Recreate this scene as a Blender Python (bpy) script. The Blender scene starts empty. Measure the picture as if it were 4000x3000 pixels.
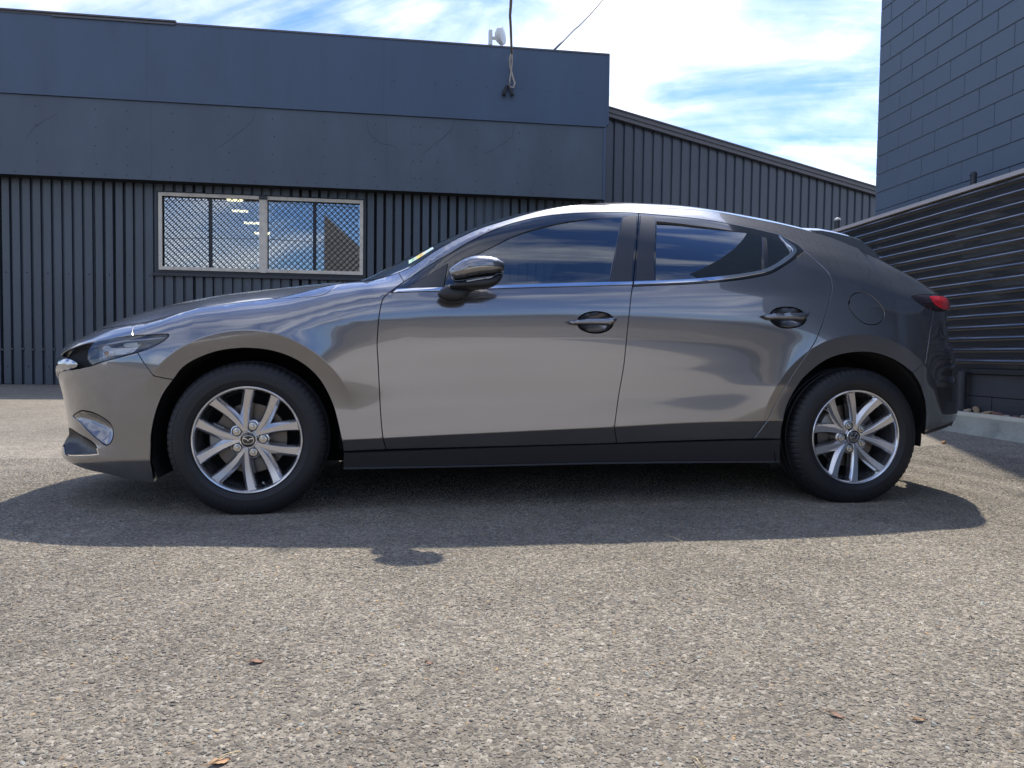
import bpy, bmesh
from mathutils import Vector, Matrix
from mathutils.geometry import delaunay_2d_cdt
import math, random
import numpy as np
# ---------------------------------------------------------------- camera numbers (photo pixels 4000 x 3000)
F_PX = 2893.2
CAM = np.array([0.6096, -4.0342, 0.6759])
YAW, PITCH, ROLL = 0.1530, 0.03977, 0.01256
def cam_axes():
    cy, sy, cp, sp = math.cos(YAW), math.sin(YAW), math.cos(PITCH), math.sin(PITCH)
    fwd = np.array([sy*cp, cy*cp, -sp]); right = np.array([cy, -sy, 0.0]); up = np.cross(right, fwd)
    cr, sr = math.cos(ROLL), math.sin(ROLL)
    return cr*right + sr*up, -sr*right + cr*up, fwd
AX_R, AX_U, AX_F = cam_axes()
def ray(x, y):
    return AX_F + (x-2000)/F_PX*AX_R - (y-1500)/F_PX*AX_U
def proj(P):
    q = np.asarray(P) - CAM
    d = q @ AX_F
    return np.stack([2000 + F_PX*(q @ AX_R)/d, 1500 - F_PX*(q @ AX_U)/d], -1)
def at_plane(x, y, p0, n):
    d = ray(x, y); n = np.array(n, float)
    return CAM + d*(((np.array(p0, float)-CAM) @ n)/(d @ n))
def at_z(x, y, z=0.0): return at_plane(x, y, (0, 0, z), (0, 0, 1))
def at_y(x, y, Y): return at_plane(x, y, (0, Y, 0), (0, 1, 0))

# ---------------------------------------------------------------- splines
def pchip_m(x, y):
    """monotone tangents along the last axis (x, y same shape or x 1-d)"""
    h = np.diff(x, axis=-1); h = np.where(np.abs(h) < 1e-9, 1e-9, h); d = np.diff(y, axis=-1)/h
    m = np.zeros(np.broadcast(x, y).shape)
    hl, hr, dl, dr = h[..., :-1], h[..., 1:], d[..., :-1], d[..., 1:]
    w1, w2 = 2*hr+hl, hr+2*hl
    ok = dl*dr > 0
    den = np.where(ok, w1/np.where(ok, dl, 1)+w2/np.where(ok, dr, 1), 1)
    m[..., 1:-1] = np.where(ok, (w1+w2)/den, 0)
    m[..., 0] = d[..., 0]; m[..., -1] = d[..., -1]
    return m, d
class Curve:
    def __init__(s, pts):
        a = np.array(pts, float); s.x, s.y = a[:, 0], a[:, 1]
        # smooth (not clipped) tangents, averaged with the monotone ones
        m, d = pchip_m(s.x, s.y); s.m = m
    def __call__(s, t):
        t = np.clip(np.asarray(t, float), s.x[0], s.x[-1])
        i = np.clip(np.searchsorted(s.x, t, 'right')-1, 0, len(s.x)-2)
        h = s.x[i+1]-s.x[i]; k = (t-s.x[i])/h
        return ((2*k**3-3*k**2+1)*s.y[i] + (k**3-2*k**2+k)*h*s.m[i] + (3*k**2-2*k**3)*s.y[i+1] + (k**3-k**2)*h*s.m[i+1])

# ---------------------------------------------------------------- body side surface S(u, z) -> (x, y, z), y < 0 is the side towards the camera
XA, LA = -0.22, 1.25        # front wrap starts here (u = x behind it)
XB, LB = 2.90, 1.30         # rear wrap
UF, UR = XA-LA, XB+LB
NOSE = Curve([(0.03,-0.634),(0.08,-0.734),(0.115,-0.834),(0.16,-0.909),(0.215,-0.949),(0.26,-0.929),(0.3,-0.908),(0.45,-0.928),(0.57,-0.959),(0.62,-0.964),(0.66,-0.945),(0.7,-0.91),(0.735,-0.84),(0.77,-0.785),(0.85,-0.6),(1.0,-0.4)])
TAIL = Curve([(0.2,3.246),(0.25,3.366),(0.3,3.446),(0.36,3.501),(0.415,3.521),(0.49,3.521),(0.54,3.516),(0.61,3.496),(0.68,3.491),(0.72,3.481),(0.76,3.446),(0.81,3.431),(0.915,3.44),(0.965,3.461),(0.99,3.46),(1.03,3.4),(1.1,3.31),(1.2,3.2),(1.4,3.1)])
# stations: u -> list of (z, y) for the control lines
#   0 sill bottom 1 sill top 2 crease 3 low 4 mid 5 upper 6 widest 7 shoulder 8 belt 9 mid glass 10 frame top 11 rail
ST = {
 -1.47:[(.05,.785),(.14,.832),(.225,.856),(.33,.866),(.45,.870),(.56,.865),(.61,.86),(.65,.85),(.68,.84),(.71,.82),(.735,.79),(.755,.755)],
 -0.95:[(.05,.785),(.14,.832),(.225,.856),(.33,.866),(.45,.870),(.56,.865),(.61,.865),(.65,.86),(.69,.85),(.715,.835),(.74,.81),(.765,.765)],
 -0.60:[(.05,.785),(.14,.832),(.225,.856),(.33,.866),(.45,.870),(.58,.868),(.63,.868),(.68,.860),(.72,.845),(.745,.825),(.77,.79),(.79,.75)],
 -0.35:[(.05,.785),(.14,.832),(.225,.860),(.33,.868),(.45,.874),(.60,.876),(.67,.874),(.72,.864),(.76,.848),(.79,.825),(.815,.792),(.835,.75)],
 -0.10:[(.15,.83),(.22,.85),(.26,.872),(.38,.872),(.50,.876),(.62,.880),(.71,.880),(.76,.872),(.80,.856),(.83,.832),(.855,.796),(.875,.745)],
  0.10:[(.18,.83),(.24,.85),(.30,.874),(.42,.873),(.54,.878),(.66,.884),(.74,.885),(.79,.877),(.825,.861),(.855,.836),(.882,.798),(.905,.745)],
  0.35:[(.19,.832),(.255,.848),(.308,.878),(.42,.876),(.56,.880),(.70,.889),(.79,.891),(.84,.885),(.88,.870),(.915,.840),(.945,.795),(.972,.725)],
  0.48:[(.192,.832),(.261,.848),(.313,.878),(.43,.876),(.57,.881),(.72,.891),(.81,.893),(.86,.888),(.905,.873),(.94,.845),(.968,.80),(.990,.722)],
  0.62:[(.195,.832),(.266,.848),(.319,.878),(.44,.877),(.58,.882),(.73,.892),(.82,.895),(.88,.889),(.934,.873),(.965,.842),(.994,.800),(1.032,.735)],
  0.80:[(.199,.832),(.270,.848),(.328,.878),(.45,.877),(.59,.883),(.74,.894),(.83,.8965),(.89,.891),(.943,.872),(1.02,.835),(1.105,.785),(1.148,.730)],
  1.00:[(.203,.832),(.274,.848),(.337,.878),(.46,.877),(.60,.884),(.75,.895),(.84,.8975),(.905,.891),(.957,.870),(1.09,.812),(1.222,.735),(1.252,.692)],
  1.50:[(.209,.832),(.286,.848),(.359,.878),(.47,.878),(.61,.885),(.76,.895),(.85,.8975),(.925,.889),(.982,.868),(1.15,.790),(1.335,.668),(1.385,.605)],
  2.00:[(.214,.832),(.297,.848),(.383,.878),(.49,.879),(.62,.886),(.75,.895),(.84,.897),(.94,.886),(1.018,.862),(1.17,.785),(1.328,.660),(1.390,.590)],
  2.40:[(.218,.832),(.303,.848),(.390,.876),(.50,.878),(.62,.882),(.73,.886),(.82,.889),(.95,.880),(1.05,.846),(1.17,.772),(1.272,.672),(1.350,.580)],
  2.725:[(.218,.830),(.30,.846),(.390,.874),(.50,.874),(.62,.876),(.72,.880),(.80,.882),(.92,.875),(1.02,.845),(1.13,.765),(1.22,.665),(1.292,.575)],
  2.95:[(.19,.82),(.28,.845),(.37,.868),(.50,.868),(.62,.868),(.70,.870),(.78,.873),(.88,.865),(.97,.835),(1.07,.762),(1.15,.675),(1.222,.580)],
  3.25:[(.19,.82),(.28,.85),(.35,.872),(.48,.872),(.60,.872),(.68,.872),(.76,.873),(.86,.865),(.94,.838),(1.02,.780),(1.095,.715),(1.168,.610)],
  3.55:[(.19,.82),(.28,.855),(.35,.878),(.48,.88),(.60,.88),(.68,.878),(.76,.878),(.85,.87),(.92,.85),(.985,.80),(1.05,.745),(1.102,.655)],
  3.85:[(.19,.82),(.28,.86),(.35,.885),(.48,.888),(.60,.888),(.68,.885),(.76,.882),(.84,.877),(.90,.862),(.95,.825),(.99,.775),(1.030,.70)],
  4.20:[(.19,.82),(.28,.86),(.35,.885),(.48,.888),(.60,.888),(.68,.885),(.76,.882),(.84,.877),(.89,.866),(.93,.838),(.955,.79),(.985,.72)],
}
_us = np.array(sorted(ST)); _Z = np.array([[p[0] for p in ST[k]] for k in sorted(ST)]); _Y = np.array([[p[1] for p in ST[k]] for k in sorted(ST)])
LZ = [Curve(np.c_[_us, _Z[:, j]]) for j in range(12)]; LY = [Curve(np.c_[_us, _Y[:, j]]) for j in range(12)]
CREASE = {1: Curve([(-1.5,0),(-.2,0),(.3,1),(2.3,1),(2.9,0),(4.3,0)]), 2: Curve([(-1.5,1),(2.5,1),(3.0,.2),(4.3,0)]), 8: Curve([(-1.5,0),(.4,0),(.65,.9),(2.0,.9),(2.6,0),(4.3,0)])}
def rail_z(u): return LZ[11](u)
def flare(x, z):
    x = np.asarray(x, float); r = np.hypot(x, z-.311)
    m = np.clip((z-.42)/.30, 0, 1); m = m*m*(3-2*m)
    mf = np.clip((x+.52)/.16, 0, 1); mf = mf*mf*(3-2*mf)
    rc = .452
    b = np.where(r < rc, 1-(rc-r)/.075*.75, np.exp(-np.maximum(r-rc, 0)/.075))
    out = .020*m*mf*np.clip(b, -.3, 1)
    r2 = np.hypot(x-2.725, z-.311); rc2 = .478
    b2 = np.where(r2 < rc2, 1-(rc2-r2)/.09*.75, np.exp(-np.maximum(r2-rc2, 0)/.11))
    out = out + .018*np.clip((z-.3)/.25, 0, 1)*np.clip(b2, -.3, 1)*np.clip((3.25-x)/.2, 0, 1)
    return out
def S(u, z, off=0.0):
    u, z = np.broadcast_arrays(np.atleast_1d(np.asarray(u, float)), np.atleast_1d(np.asarray(z, float)))
    zj = np.stack([c(u) for c in LZ], -1); yj = np.stack([c(u) for c in LY], -1)
    m, d = pchip_m(zj, yj)
    mL, mR = m.copy(), m.copy()      # tangent used by the segment below / above the knot
    for j, c in CREASE.items():
        w = np.clip(c(u), 0, 1)
        mL[:, j] = (1-w)*m[:, j]+w*d[:, j-1]; mR[:, j] = (1-w)*m[:, j]+w*d[:, j]
    i = np.clip((z[:, None] >= zj).sum(1)-1, 0, 10); a = np.arange(len(z))
    z0, z1, y0, y1 = zj[a, i], zj[a, i+1], yj[a, i], yj[a, i+1]; h = np.maximum(z1-z0, 1e-6); k = (z-z0)/h
    kc = np.clip(k, 0, 1)
    y = (2*kc**3-3*kc**2+1)*y0+(kc**3-2*kc**2+kc)*h*mR[a, i]+(3*kc**2-2*kc**3)*y1+(kc**3-kc**2)*h*mL[a, i+1]
    y = y+np.where(k < 0, k*h*mR[a, i], 0)+np.where(k > 1, (k-1)*h*mL[a, i+1], 0)
    xf, xr = NOSE(z), TAIL(z)
    pf = np.clip((XA-u)/LA, 0, 1)*math.pi/2; pr = np.clip((u-XB)/LB, 0, 1)*math.pi/2
    x = np.where(u < XA, XA-(XA-xf)*np.sin(pf), np.where(u > XB, XB+(xr-XB)*np.sin(pr), u))
    n = 2.5; nr = 3.0
    w = np.where(u < XA, np.maximum(1-np.sin(pf)**n, 0)**(1/n), np.where(u > XB, np.maximum(1-np.sin(pr)**nr, 0)**(1/nr), 1.0))
    y = (y+flare(x, z))*w
    P = np.stack([x, -y, z], -1)
    if off:
        P = P+S_n(u, z)*off
    return P
def S_n(u, z):
    e = 1.5e-3
    du = S(u+e, z)-S(u-e, z); dz = S(u, z+e)-S(u, z-e)
    n = np.cross(du, dz); n /= np.maximum(np.linalg.norm(n, axis=1), 1e-12)[:, None]
    return n        # points to -y (outwards) on the camera side
def u_of_x(x, z):
    if x < XA: return XA-LA*math.asin(min(.995, (XA-x)/(XA-float(NOSE(z)))))*2/math.pi
    if x > XB: return XB+LB*math.asin(min(.995, (x-XB)/(float(TAIL(z))-XB)))*2/math.pi
    return x
def inv(px, py, off=0.0):
    """point of the body side seen at photo pixel (px, py) -> (u, z)"""
    g = at_y(px, py, -.86); z = float(np.clip(g[2], .06, 1.40)); u = u_of_x(g[0], z)
    for it in range(40):
        q = np.array([u, u+1e-3, u]); zz = np.array([z, z, z+1e-3])
        p = proj(S(q, zz, off)); r = np.array([px, py])-p[0]
        J = np.stack([(p[1]-p[0])/1e-3, (p[2]-p[0])/1e-3], -1)
        if np.hypot(*r) < .05: break
        A = J.T@J+np.eye(2)*200.0
        st = np.clip(np.linalg.solve(A, J.T@r), -.08, .08); u += st[0]; z += st[1]
        u = min(max(u, UF+.01), UR-.01)
    return (float(u), float(z), float(np.hypot(*r)))
# ---------------------------------------------------------------- crown of hood, windscreen, roof
ZC = Curve([(-0.93,0.66),(-0.8,0.765),(-0.738,0.803),(-0.615,0.856),(-0.492,0.896),(-0.366,0.926),(-0.176,0.961),(0.016,0.989),(0.212,1.013),(0.353,1.023),(0.44,1.037),(0.538,1.098),(0.662,1.166),(0.851,1.258),(1.04,1.34),(1.17,1.383),(1.3,1.4168),(1.4,1.4416),(1.53,1.4671),(1.66,1.4875),(1.79,1.496),(1.93,1.496),(2.05,1.492),(2.2,1.482),(2.4,1.461),(2.55,1.439),(2.68,1.414),(2.75,1.362),(2.9,1.295),(3.05,1.225),(3.2,1.14),(3.35,1.045),(3.42,0.995),(3.6,0.98)])
_uu = np.linspace(UF, UR, 1200); _rp = S(_uu, rail_z(_uu)); _k = np.argsort(_rp[:, 0])
def rail_at(x): return np.interp(x, _rp[_k, 0], -_rp[_k, 1]), np.interp(x, _rp[_k, 0], _rp[_k, 2])
def top(x, t, p=2.3):
    """t in -1..1 across; returns the point of the upper surface"""
    yr, zr = rail_at(x); zc = ZC(x); c = np.maximum(zc-zr, 0)
    wide = np.clip(yr/.5, 0, 1)
    return np.stack([np.broadcast_to(x, np.shape(t)), -yr*t, zr+c*wide*(1-np.abs(t)**p)], -1)
# ================================================================ camera, sky, sun, exposure
scene = bpy.context.scene
COL = scene.collection
cam_data = bpy.data.cameras.new("camera"); cam_data.sensor_width = 36; cam_data.lens = F_PX/4000*36
cam_data.clip_start = .05; cam_data.clip_end = 2000
cam = bpy.data.objects.new("camera", cam_data); COL.objects.link(cam)
M = Matrix.Identity(4)
for i in range(3):
    M[i][0], M[i][1], M[i][2], M[i][3] = AX_R[i], AX_U[i], -AX_F[i], CAM[i]
cam.matrix_world = M
scene.camera = cam
SUN_DIR = Vector((.27, .60, 1.0)).normalized()
SUN_EL = math.asin(SUN_DIR.z); SUN_AZ = math.atan2(SUN_DIR.x, SUN_DIR.y)
world = bpy.data.worlds.new("World"); scene.world = world; world.use_nodes = True
def build_world():
    nt = world.node_tree; nt.nodes.clear(); N = nt.nodes.new; L = nt.links.new
    out = N('ShaderNodeOutputWorld'); bg = N('ShaderNodeBackground'); bg.inputs[1].default_value = .15
    sky = N('ShaderNodeTexSky'); sky.sky_type = 'NISHITA'; sky.sun_disc = False
    sky.sun_elevation = SUN_EL; sky.sun_rotation = SUN_AZ; sky.air_density = 1.2; sky.dust_density = .6; sky.ozone_density = 2.0
    tc = N('ShaderNodeTexCoord'); sep = N('ShaderNodeSeparateXYZ'); L(tc.outputs['Generated'], sep.inputs[0])
    def mth(op, a, b=None, c=None):
        m = N('ShaderNodeMath'); m.operation = op
        for i, v in enumerate((a, b, c)):
            if v is None: continue
            if isinstance(v, (int, float)): m.inputs[i].default_value = v
            else: L(v, m.inputs[i])
        return m.outputs[0]
    zz = mth('ADD', mth('MAXIMUM', sep.outputs[2], 0.0), .28)
    comb = N('ShaderNodeCombineXYZ'); L(mth('DIVIDE', sep.outputs[0], zz), comb.inputs[0]); L(mth('DIVIDE', sep.outputs[1], zz), comb.inputs[1])
    # the high streaks run on a slightly tilted sheet
    tz = mth('ADD', mth('MULTIPLY', sep.outputs[2], .93), mth('MULTIPLY', sep.outputs[0], -.36)); tx = mth('ADD', mth('MULTIPLY', sep.outputs[0], .93), mth('MULTIPLY', sep.outputs[2], .36))
    tzz = mth('ADD', mth('MAXIMUM', tz, -.35), .62); comb2 = N('ShaderNodeCombineXYZ'); L(mth('DIVIDE', tx, tzz), comb2.inputs[0]); L(mth('DIVIDE', sep.outputs[1], tzz), comb2.inputs[1])
    def noise(scale, loc, rot, sc, detail, rough, dist, src=None):
        mp = N('ShaderNodeMapping'); L((src or comb).outputs[0], mp.inputs[0])
        mp.inputs['Location'].default_value = loc; mp.inputs['Rotation'].default_value = (0, 0, rot); mp.inputs['Scale'].default_value = sc
        n = N('ShaderNodeTexNoise'); L(mp.outputs[0], n.inputs['Vector']); n.inputs['Scale'].default_value = scale
        n.inputs['Detail'].default_value = detail; n.inputs['Roughness'].default_value = rough; n.inputs['Distortion'].default_value = dist
        return n.outputs[0]
    big = noise(.62, (2.0, 7.7, 0), .55, (1, 1, 1), 5, .55, .5)
    wisp = noise(1.5, (.3, 4.2, 2), .1, (1.0, 4.2, 1), 9, .60, .7, comb2)
    puff = noise(3.0, (5.0, 2.0, 0), .1, (1, 1.3, 1), 8, .58, .25)
    s = mth('ADD', mth('ADD', mth('MULTIPLY', big, .36), mth('MULTIPLY', wisp, .46)), mth('MULTIPLY', puff, .18))
    ramp = N('ShaderNodeValToRGB'); L(s, ramp.inputs[0]); e = ramp.color_ramp.elements
    e[0].position = .455; e[0].color = (0, 0, 0, 1); e[1].position = .605; e[1].color = (1, 1, 1, 1)
    hor = mth('SUBTRACT', 1.0, mth('MINIMUM', mth('MULTIPLY', mth('MAXIMUM', sep.outputs[2], 0.0), 9.0), 1.0))
    cover = mth('MINIMUM', mth('ADD', mth('MULTIPLY', ramp.outputs[0], .93), mth('MULTIPLY', hor, .16)), .97)
    shade = N('ShaderNodeValToRGB'); L(puff, shade.inputs[0]); e = shade.color_ramp.elements
    e[0].position = .35; e[0].color = (6.0, 6.6, 7.6, 1); e[1].position = .60; e[1].color = (9.4, 9.6, 9.9, 1)
    mix = N('ShaderNodeMix'); mix.data_type = 'RGBA'; L(cover, mix.inputs[0]); 
    gain = N('ShaderNodeMix'); gain.data_type = 'RGBA'; gain.blend_type = 'MULTIPLY'; gain.inputs[0].default_value = 1
    L(sky.outputs[0], gain.inputs[6]); gain.inputs[7].default_value = (.54, .70, 1.04, 1)
    L(gain.outputs[2], mix.inputs[6]); L(shade.outputs[0], mix.inputs[7])
    # forward scattering: thin cloud glows round the sun
    dt = N('ShaderNodeVectorMath'); dt.operation = 'DOT_PRODUCT'; L(tc.outputs['Generated'], dt.inputs[0]); dt.inputs[1].default_value = tuple(SUN_DIR)
    glow = mth('MULTIPLY_ADD', mth('MULTIPLY', mth('POWER', mth('MAXIMUM', dt.outputs['Value'], 0.0), 14.0), mth('MULTIPLY_ADD', cover, .8, .2)), 2.6, 1.0)
    gl = N('ShaderNodeVectorMath'); gl.operation = 'SCALE'; L(mix.outputs[2], gl.inputs[0]); L(glow, gl.inputs['Scale'])
    L(gl.outputs[0], bg.inputs[0]); L(bg.outputs[0], out.inputs[0])
build_world()
sun_d = bpy.data.lights.new("sun", 'SUN'); sun_d.energy = 4.5; sun_d.angle = math.radians(.9); sun_d.color = (1.0, .92, .80)
sun = bpy.data.objects.new("sun", sun_d); COL.objects.link(sun); sun.location = (5, 12, 20)
sun.rotation_euler = SUN_DIR.to_track_quat('Z', 'Y').to_euler()
scene.view_settings.view_transform = 'Standard'; scene.view_settings.look = 'None'
scene.view_settings.exposure = 0.34; scene.view_settings.gamma = 1.0; scene.view_settings.use_curve_mapping = False
scene.cycles.max_bounces = 10; scene.cycles.transparent_max_bounces = 16; scene.cycles.caustics_reflective = False; scene.cycles.caustics_refractive = False
scene.cycles.use_denoising = True

# ================================================================ materials
def mat(name, color=(.5, .5, .5), rough=.5, metal=0.0, coat=0.0, coat_rough=.03, spec=.5, var=0.0, var_scale=5.0, bump=0.0, bump_scale=60.0,
        rough_var=0.0, trans=0.0, ior=1.5, emit=None, emit_s=0.0, stretch=(1, 1, 1), dirt=None, dirt_amt=0.0, dirt_scale=2.0):
    m = bpy.data.materials.new(name); m.use_nodes = True; nt = m.node_tree; b = nt.nodes['Principled BSDF']; N = nt.nodes.new; L = nt.links.new
    b.inputs['Base Color'].default_value = (*color, 1); b.inputs['Roughness'].default_value = rough; b.inputs['Metallic'].default_value = metal
    b.inputs['Coat Weight'].default_value = coat; b.inputs['Coat Roughness'].default_value = coat_rough; b.inputs['Specular IOR Level'].default_value = spec
    b.inputs['Transmission Weight'].default_value = trans; b.inputs['IOR'].default_value = ior
    if emit: b.inputs['Emission Color'].default_value = (*emit, 1); b.inputs['Emission Strength'].default_value = emit_s
    tc = N('ShaderNodeTexCoord'); mp = N('ShaderNodeMapping'); L(tc.outputs['Object'], mp.inputs[0]); mp.inputs['Scale'].default_value = stretch
    def noise(scale, detail=5, rough_=.6):
        n = N('ShaderNodeTexNoise'); L(mp.outputs[0], n.inputs['Vector']); n.inputs['Scale'].default_value = scale; n.inputs['Detail'].default_value = detail; n.inputs['Roughness'].default_value = rough_; return n
    col = None
    if var:
        n = noise(var_scale); r = N('ShaderNodeMapRange'); L(n.outputs[0], r.inputs[0]); r.inputs[1].default_value = .3; r.inputs[2].default_value = .7; r.inputs[3].default_value = 1-var; r.inputs[4].default_value = 1+var
        x = N('ShaderNodeMix'); x.data_type = 'RGBA'; x.blend_type = 'MULTIPLY'; x.inputs[0].default_value = 1; x.inputs[6].default_value = (*color, 1); L(r.outputs[0], x.inputs[7]); col = x.outputs[2]
        L(col, b.inputs['Base Color'])
    if dirt:
        n = noise(dirt_scale, 8, .65); r = N('ShaderNodeMapRange'); L(n.outputs[0], r.inputs[0]); r.inputs[1].default_value = .48; r.inputs[2].default_value = .72; r.inputs[3].default_value = 0; r.inputs[4].default_value = dirt_amt
        x = N('ShaderNodeMix'); x.data_type = 'RGBA'; L(r.outputs[0], x.inputs[0])
        if col: L(col, x.inputs[6])
        else: x.inputs[6].default_value = (*color, 1)
        x.inputs[7].default_value = (*dirt, 1); L(x.outputs[2], b.inputs['Base Color'])
    if rough_var:
        n = noise(var_scale*2); r = N('ShaderNodeMapRange'); L(n.outputs[0], r.inputs[0]); r.inputs[3].default_value = rough-rough_var; r.inputs[4].default_value = rough+rough_var; L(r.outputs[0], b.inputs['Roughness'])
    if bump:
        n = noise(bump_scale, 4); bp = N('ShaderNodeBump'); bp.inputs['Strength'].default_value = 1; bp.inputs['Distance'].default_value = bump; L(n.outputs[0], bp.inputs['Height']); L(bp.outputs[0], b.inputs['Normal'])
    return m
def glass_mat(name, tint, refl_rough=0.0, gloss=1.0):
    """thin tinted pane: fresnel mirror over a tinted see-through"""
    m = bpy.data.materials.new(name); m.use_nodes = True; nt = m.node_tree; nt.nodes.clear(); N = nt.nodes.new; L = nt.links.new
    o = N('ShaderNodeOutputMaterial'); t = N('ShaderNodeBsdfTransparent'); t.inputs[0].default_value = (*tint, 1)
    g = N('ShaderNodeBsdfGlossy'); g.inputs['Roughness'].default_value = refl_rough; g.inputs[0].default_value = (.93, .97, 1, 1)
    f = N('ShaderNodeFresnel'); f.inputs[0].default_value = 1.52
    a = N('ShaderNodeMath'); a.operation = 'MULTIPLY_ADD'; L(f.outputs[0], a.inputs[0]); a.inputs[1].default_value = 1.5*gloss; a.inputs[2].default_value = .02
    c = N('ShaderNodeMath'); c.operation = 'MINIMUM'; L(a.outputs[0], c.inputs[0]); c.inputs[1].default_value = 1
    x = N('ShaderNodeMixShader'); L(c.outputs[0], x.inputs[0]); L(t.outputs[0], x.inputs[1]); L(g.outputs[0], x.inputs[2]); L(x.outputs[0], o.inputs[0])
    return m

# ================================================================ object helpers
def link(name, data, parent=None, loc=None):
    o = bpy.data.objects.new(name, data); COL.objects.link(o)
    if parent is not None: o.parent = parent
    if loc is not None: o.location = loc
    return o
def thing(name, label, cat, loc=(0, 0, 0), group=None):
    o = link(name, None, None, loc); o['label'] = label; o['category'] = cat
    if group: o['group'] = group
    return o
def tag(o, label, cat, group=None):
    o['label'] = label; o['category'] = cat
    if group: o['group'] = group
    return o
class MB:
    """collects geometry; T maps local points into the parent's frame"""
    def __init__(s): s.v, s.f, s.m = [], [], []
    def add(s, V, Fs, mi=0):
        b = len(s.v); s.v += [tuple(map(float, p)) for p in V]; s.f += [tuple(i+b for i in f) for f in Fs]; s.m += [mi]*len(Fs)
    def box(s, lo, hi, T=None, mi=0):
        x0, y0, z0 = lo; x1, y1, z1 = hi
        V = [(x0,y0,z0),(x1,y0,z0),(x1,y1,z0),(x0,y1,z0),(x0,y0,z1),(x1,y0,z1),(x1,y1,z1),(x0,y1,z1)]
        if T: V = [T(*p) for p in V]
        s.add(V, [(0,3,2,1),(4,5,6,7),(0,1,5,4),(1,2,6,5),(2,3,7,6),(3,0,4,7)], mi)
    def tube(s, P, r, n=10, mi=0, cap=True):
        P = [Vector(p) for p in P]; R = r if isinstance(r, (list, tuple)) else [r]*len(P); b = len(s.v); prev = None
        for i, p in enumerate(P):
            t = (P[min(i+1, len(P)-1)]-P[max(i-1, 0)]).normalized()
            if prev is None: a = t.orthogonal().normalized()
            else: a = (prev-t*prev.dot(t)).normalized()
            prev = a; c = t.cross(a)
            for k in range(n):
                w = 2*math.pi*k/n; s.v.append(tuple(p+R[i]*(math.cos(w)*a+math.sin(w)*c)))
        for i in range(len(P)-1):
            for k in range(n):
                s.f.append((b+i*n+k, b+i*n+(k+1) % n, b+(i+1)*n+(k+1) % n, b+(i+1)*n+k)); s.m.append(mi)
        if cap:
            s.f.append(tuple(b+k for k in range(n))[::-1]); s.f.append(tuple(b+(len(P)-1)*n+k for k in range(n))); s.m += [mi, mi]
    def lathe(s, prof, n=64, T=None, mi=0, closed=False, a0=0, a1=2*math.pi):
        """prof: (r, h); axis = local y; T maps (x, y, z)"""
        full = abs(a1-a0-2*math.pi) < 1e-6; cnt = n if full else n+1; V = []
        for k in range(cnt):
            w = a0+(a1-a0)*k/n
            for r, h in prof:
                p = (r*math.cos(w), h, r*math.sin(w)); V.append(T(*p) if T else p)
        m = len(prof); Fs = []
        for k in range(n):
            k2 = (k+1) % cnt
            for j in range(m if closed else m-1):
                j2 = (j+1) % m; Fs.append((k*m+j, k2*m+j, k2*m+j2, k*m+j2))
        s.add(V, Fs, mi)
    def prism(s, poly, h0, h1, T, mi=0):
        """poly in (a, b); extruded along c"""
        n = len(poly); V = [T(a, b, h0) for a, b in poly]+[T(a, b, h1) for a, b in poly]
        s.add(V, [tuple(range(n))[::-1], tuple(range(n, 2*n))]+[(i, (i+1) % n, n+(i+1) % n, n+i) for i in range(n)], mi)
    def build(s, name, mats, parent=None, smooth=False, sharp=None, loc=None):
        me = bpy.data.meshes.new(name); me.from_pydata(s.v, [], s.f)
        for m in (mats if isinstance(mats, (list, tuple)) else [mats]): me.materials.append(m)
        if any(s.m): me.polygons.foreach_set('material_index', s.m)
        bm = bmesh.new(); bm.from_mesh(me); bmesh.ops.recalc_face_normals(bm, faces=bm.faces); bm.to_mesh(me); bm.free()
        if smooth:
            me.polygons.foreach_set('use_smooth', [True]*len(me.polygons))
            if sharp: me.set_sharp_from_angle(angle=math.radians(sharp))
        me.update(); return link(name, me, parent, loc)

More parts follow.
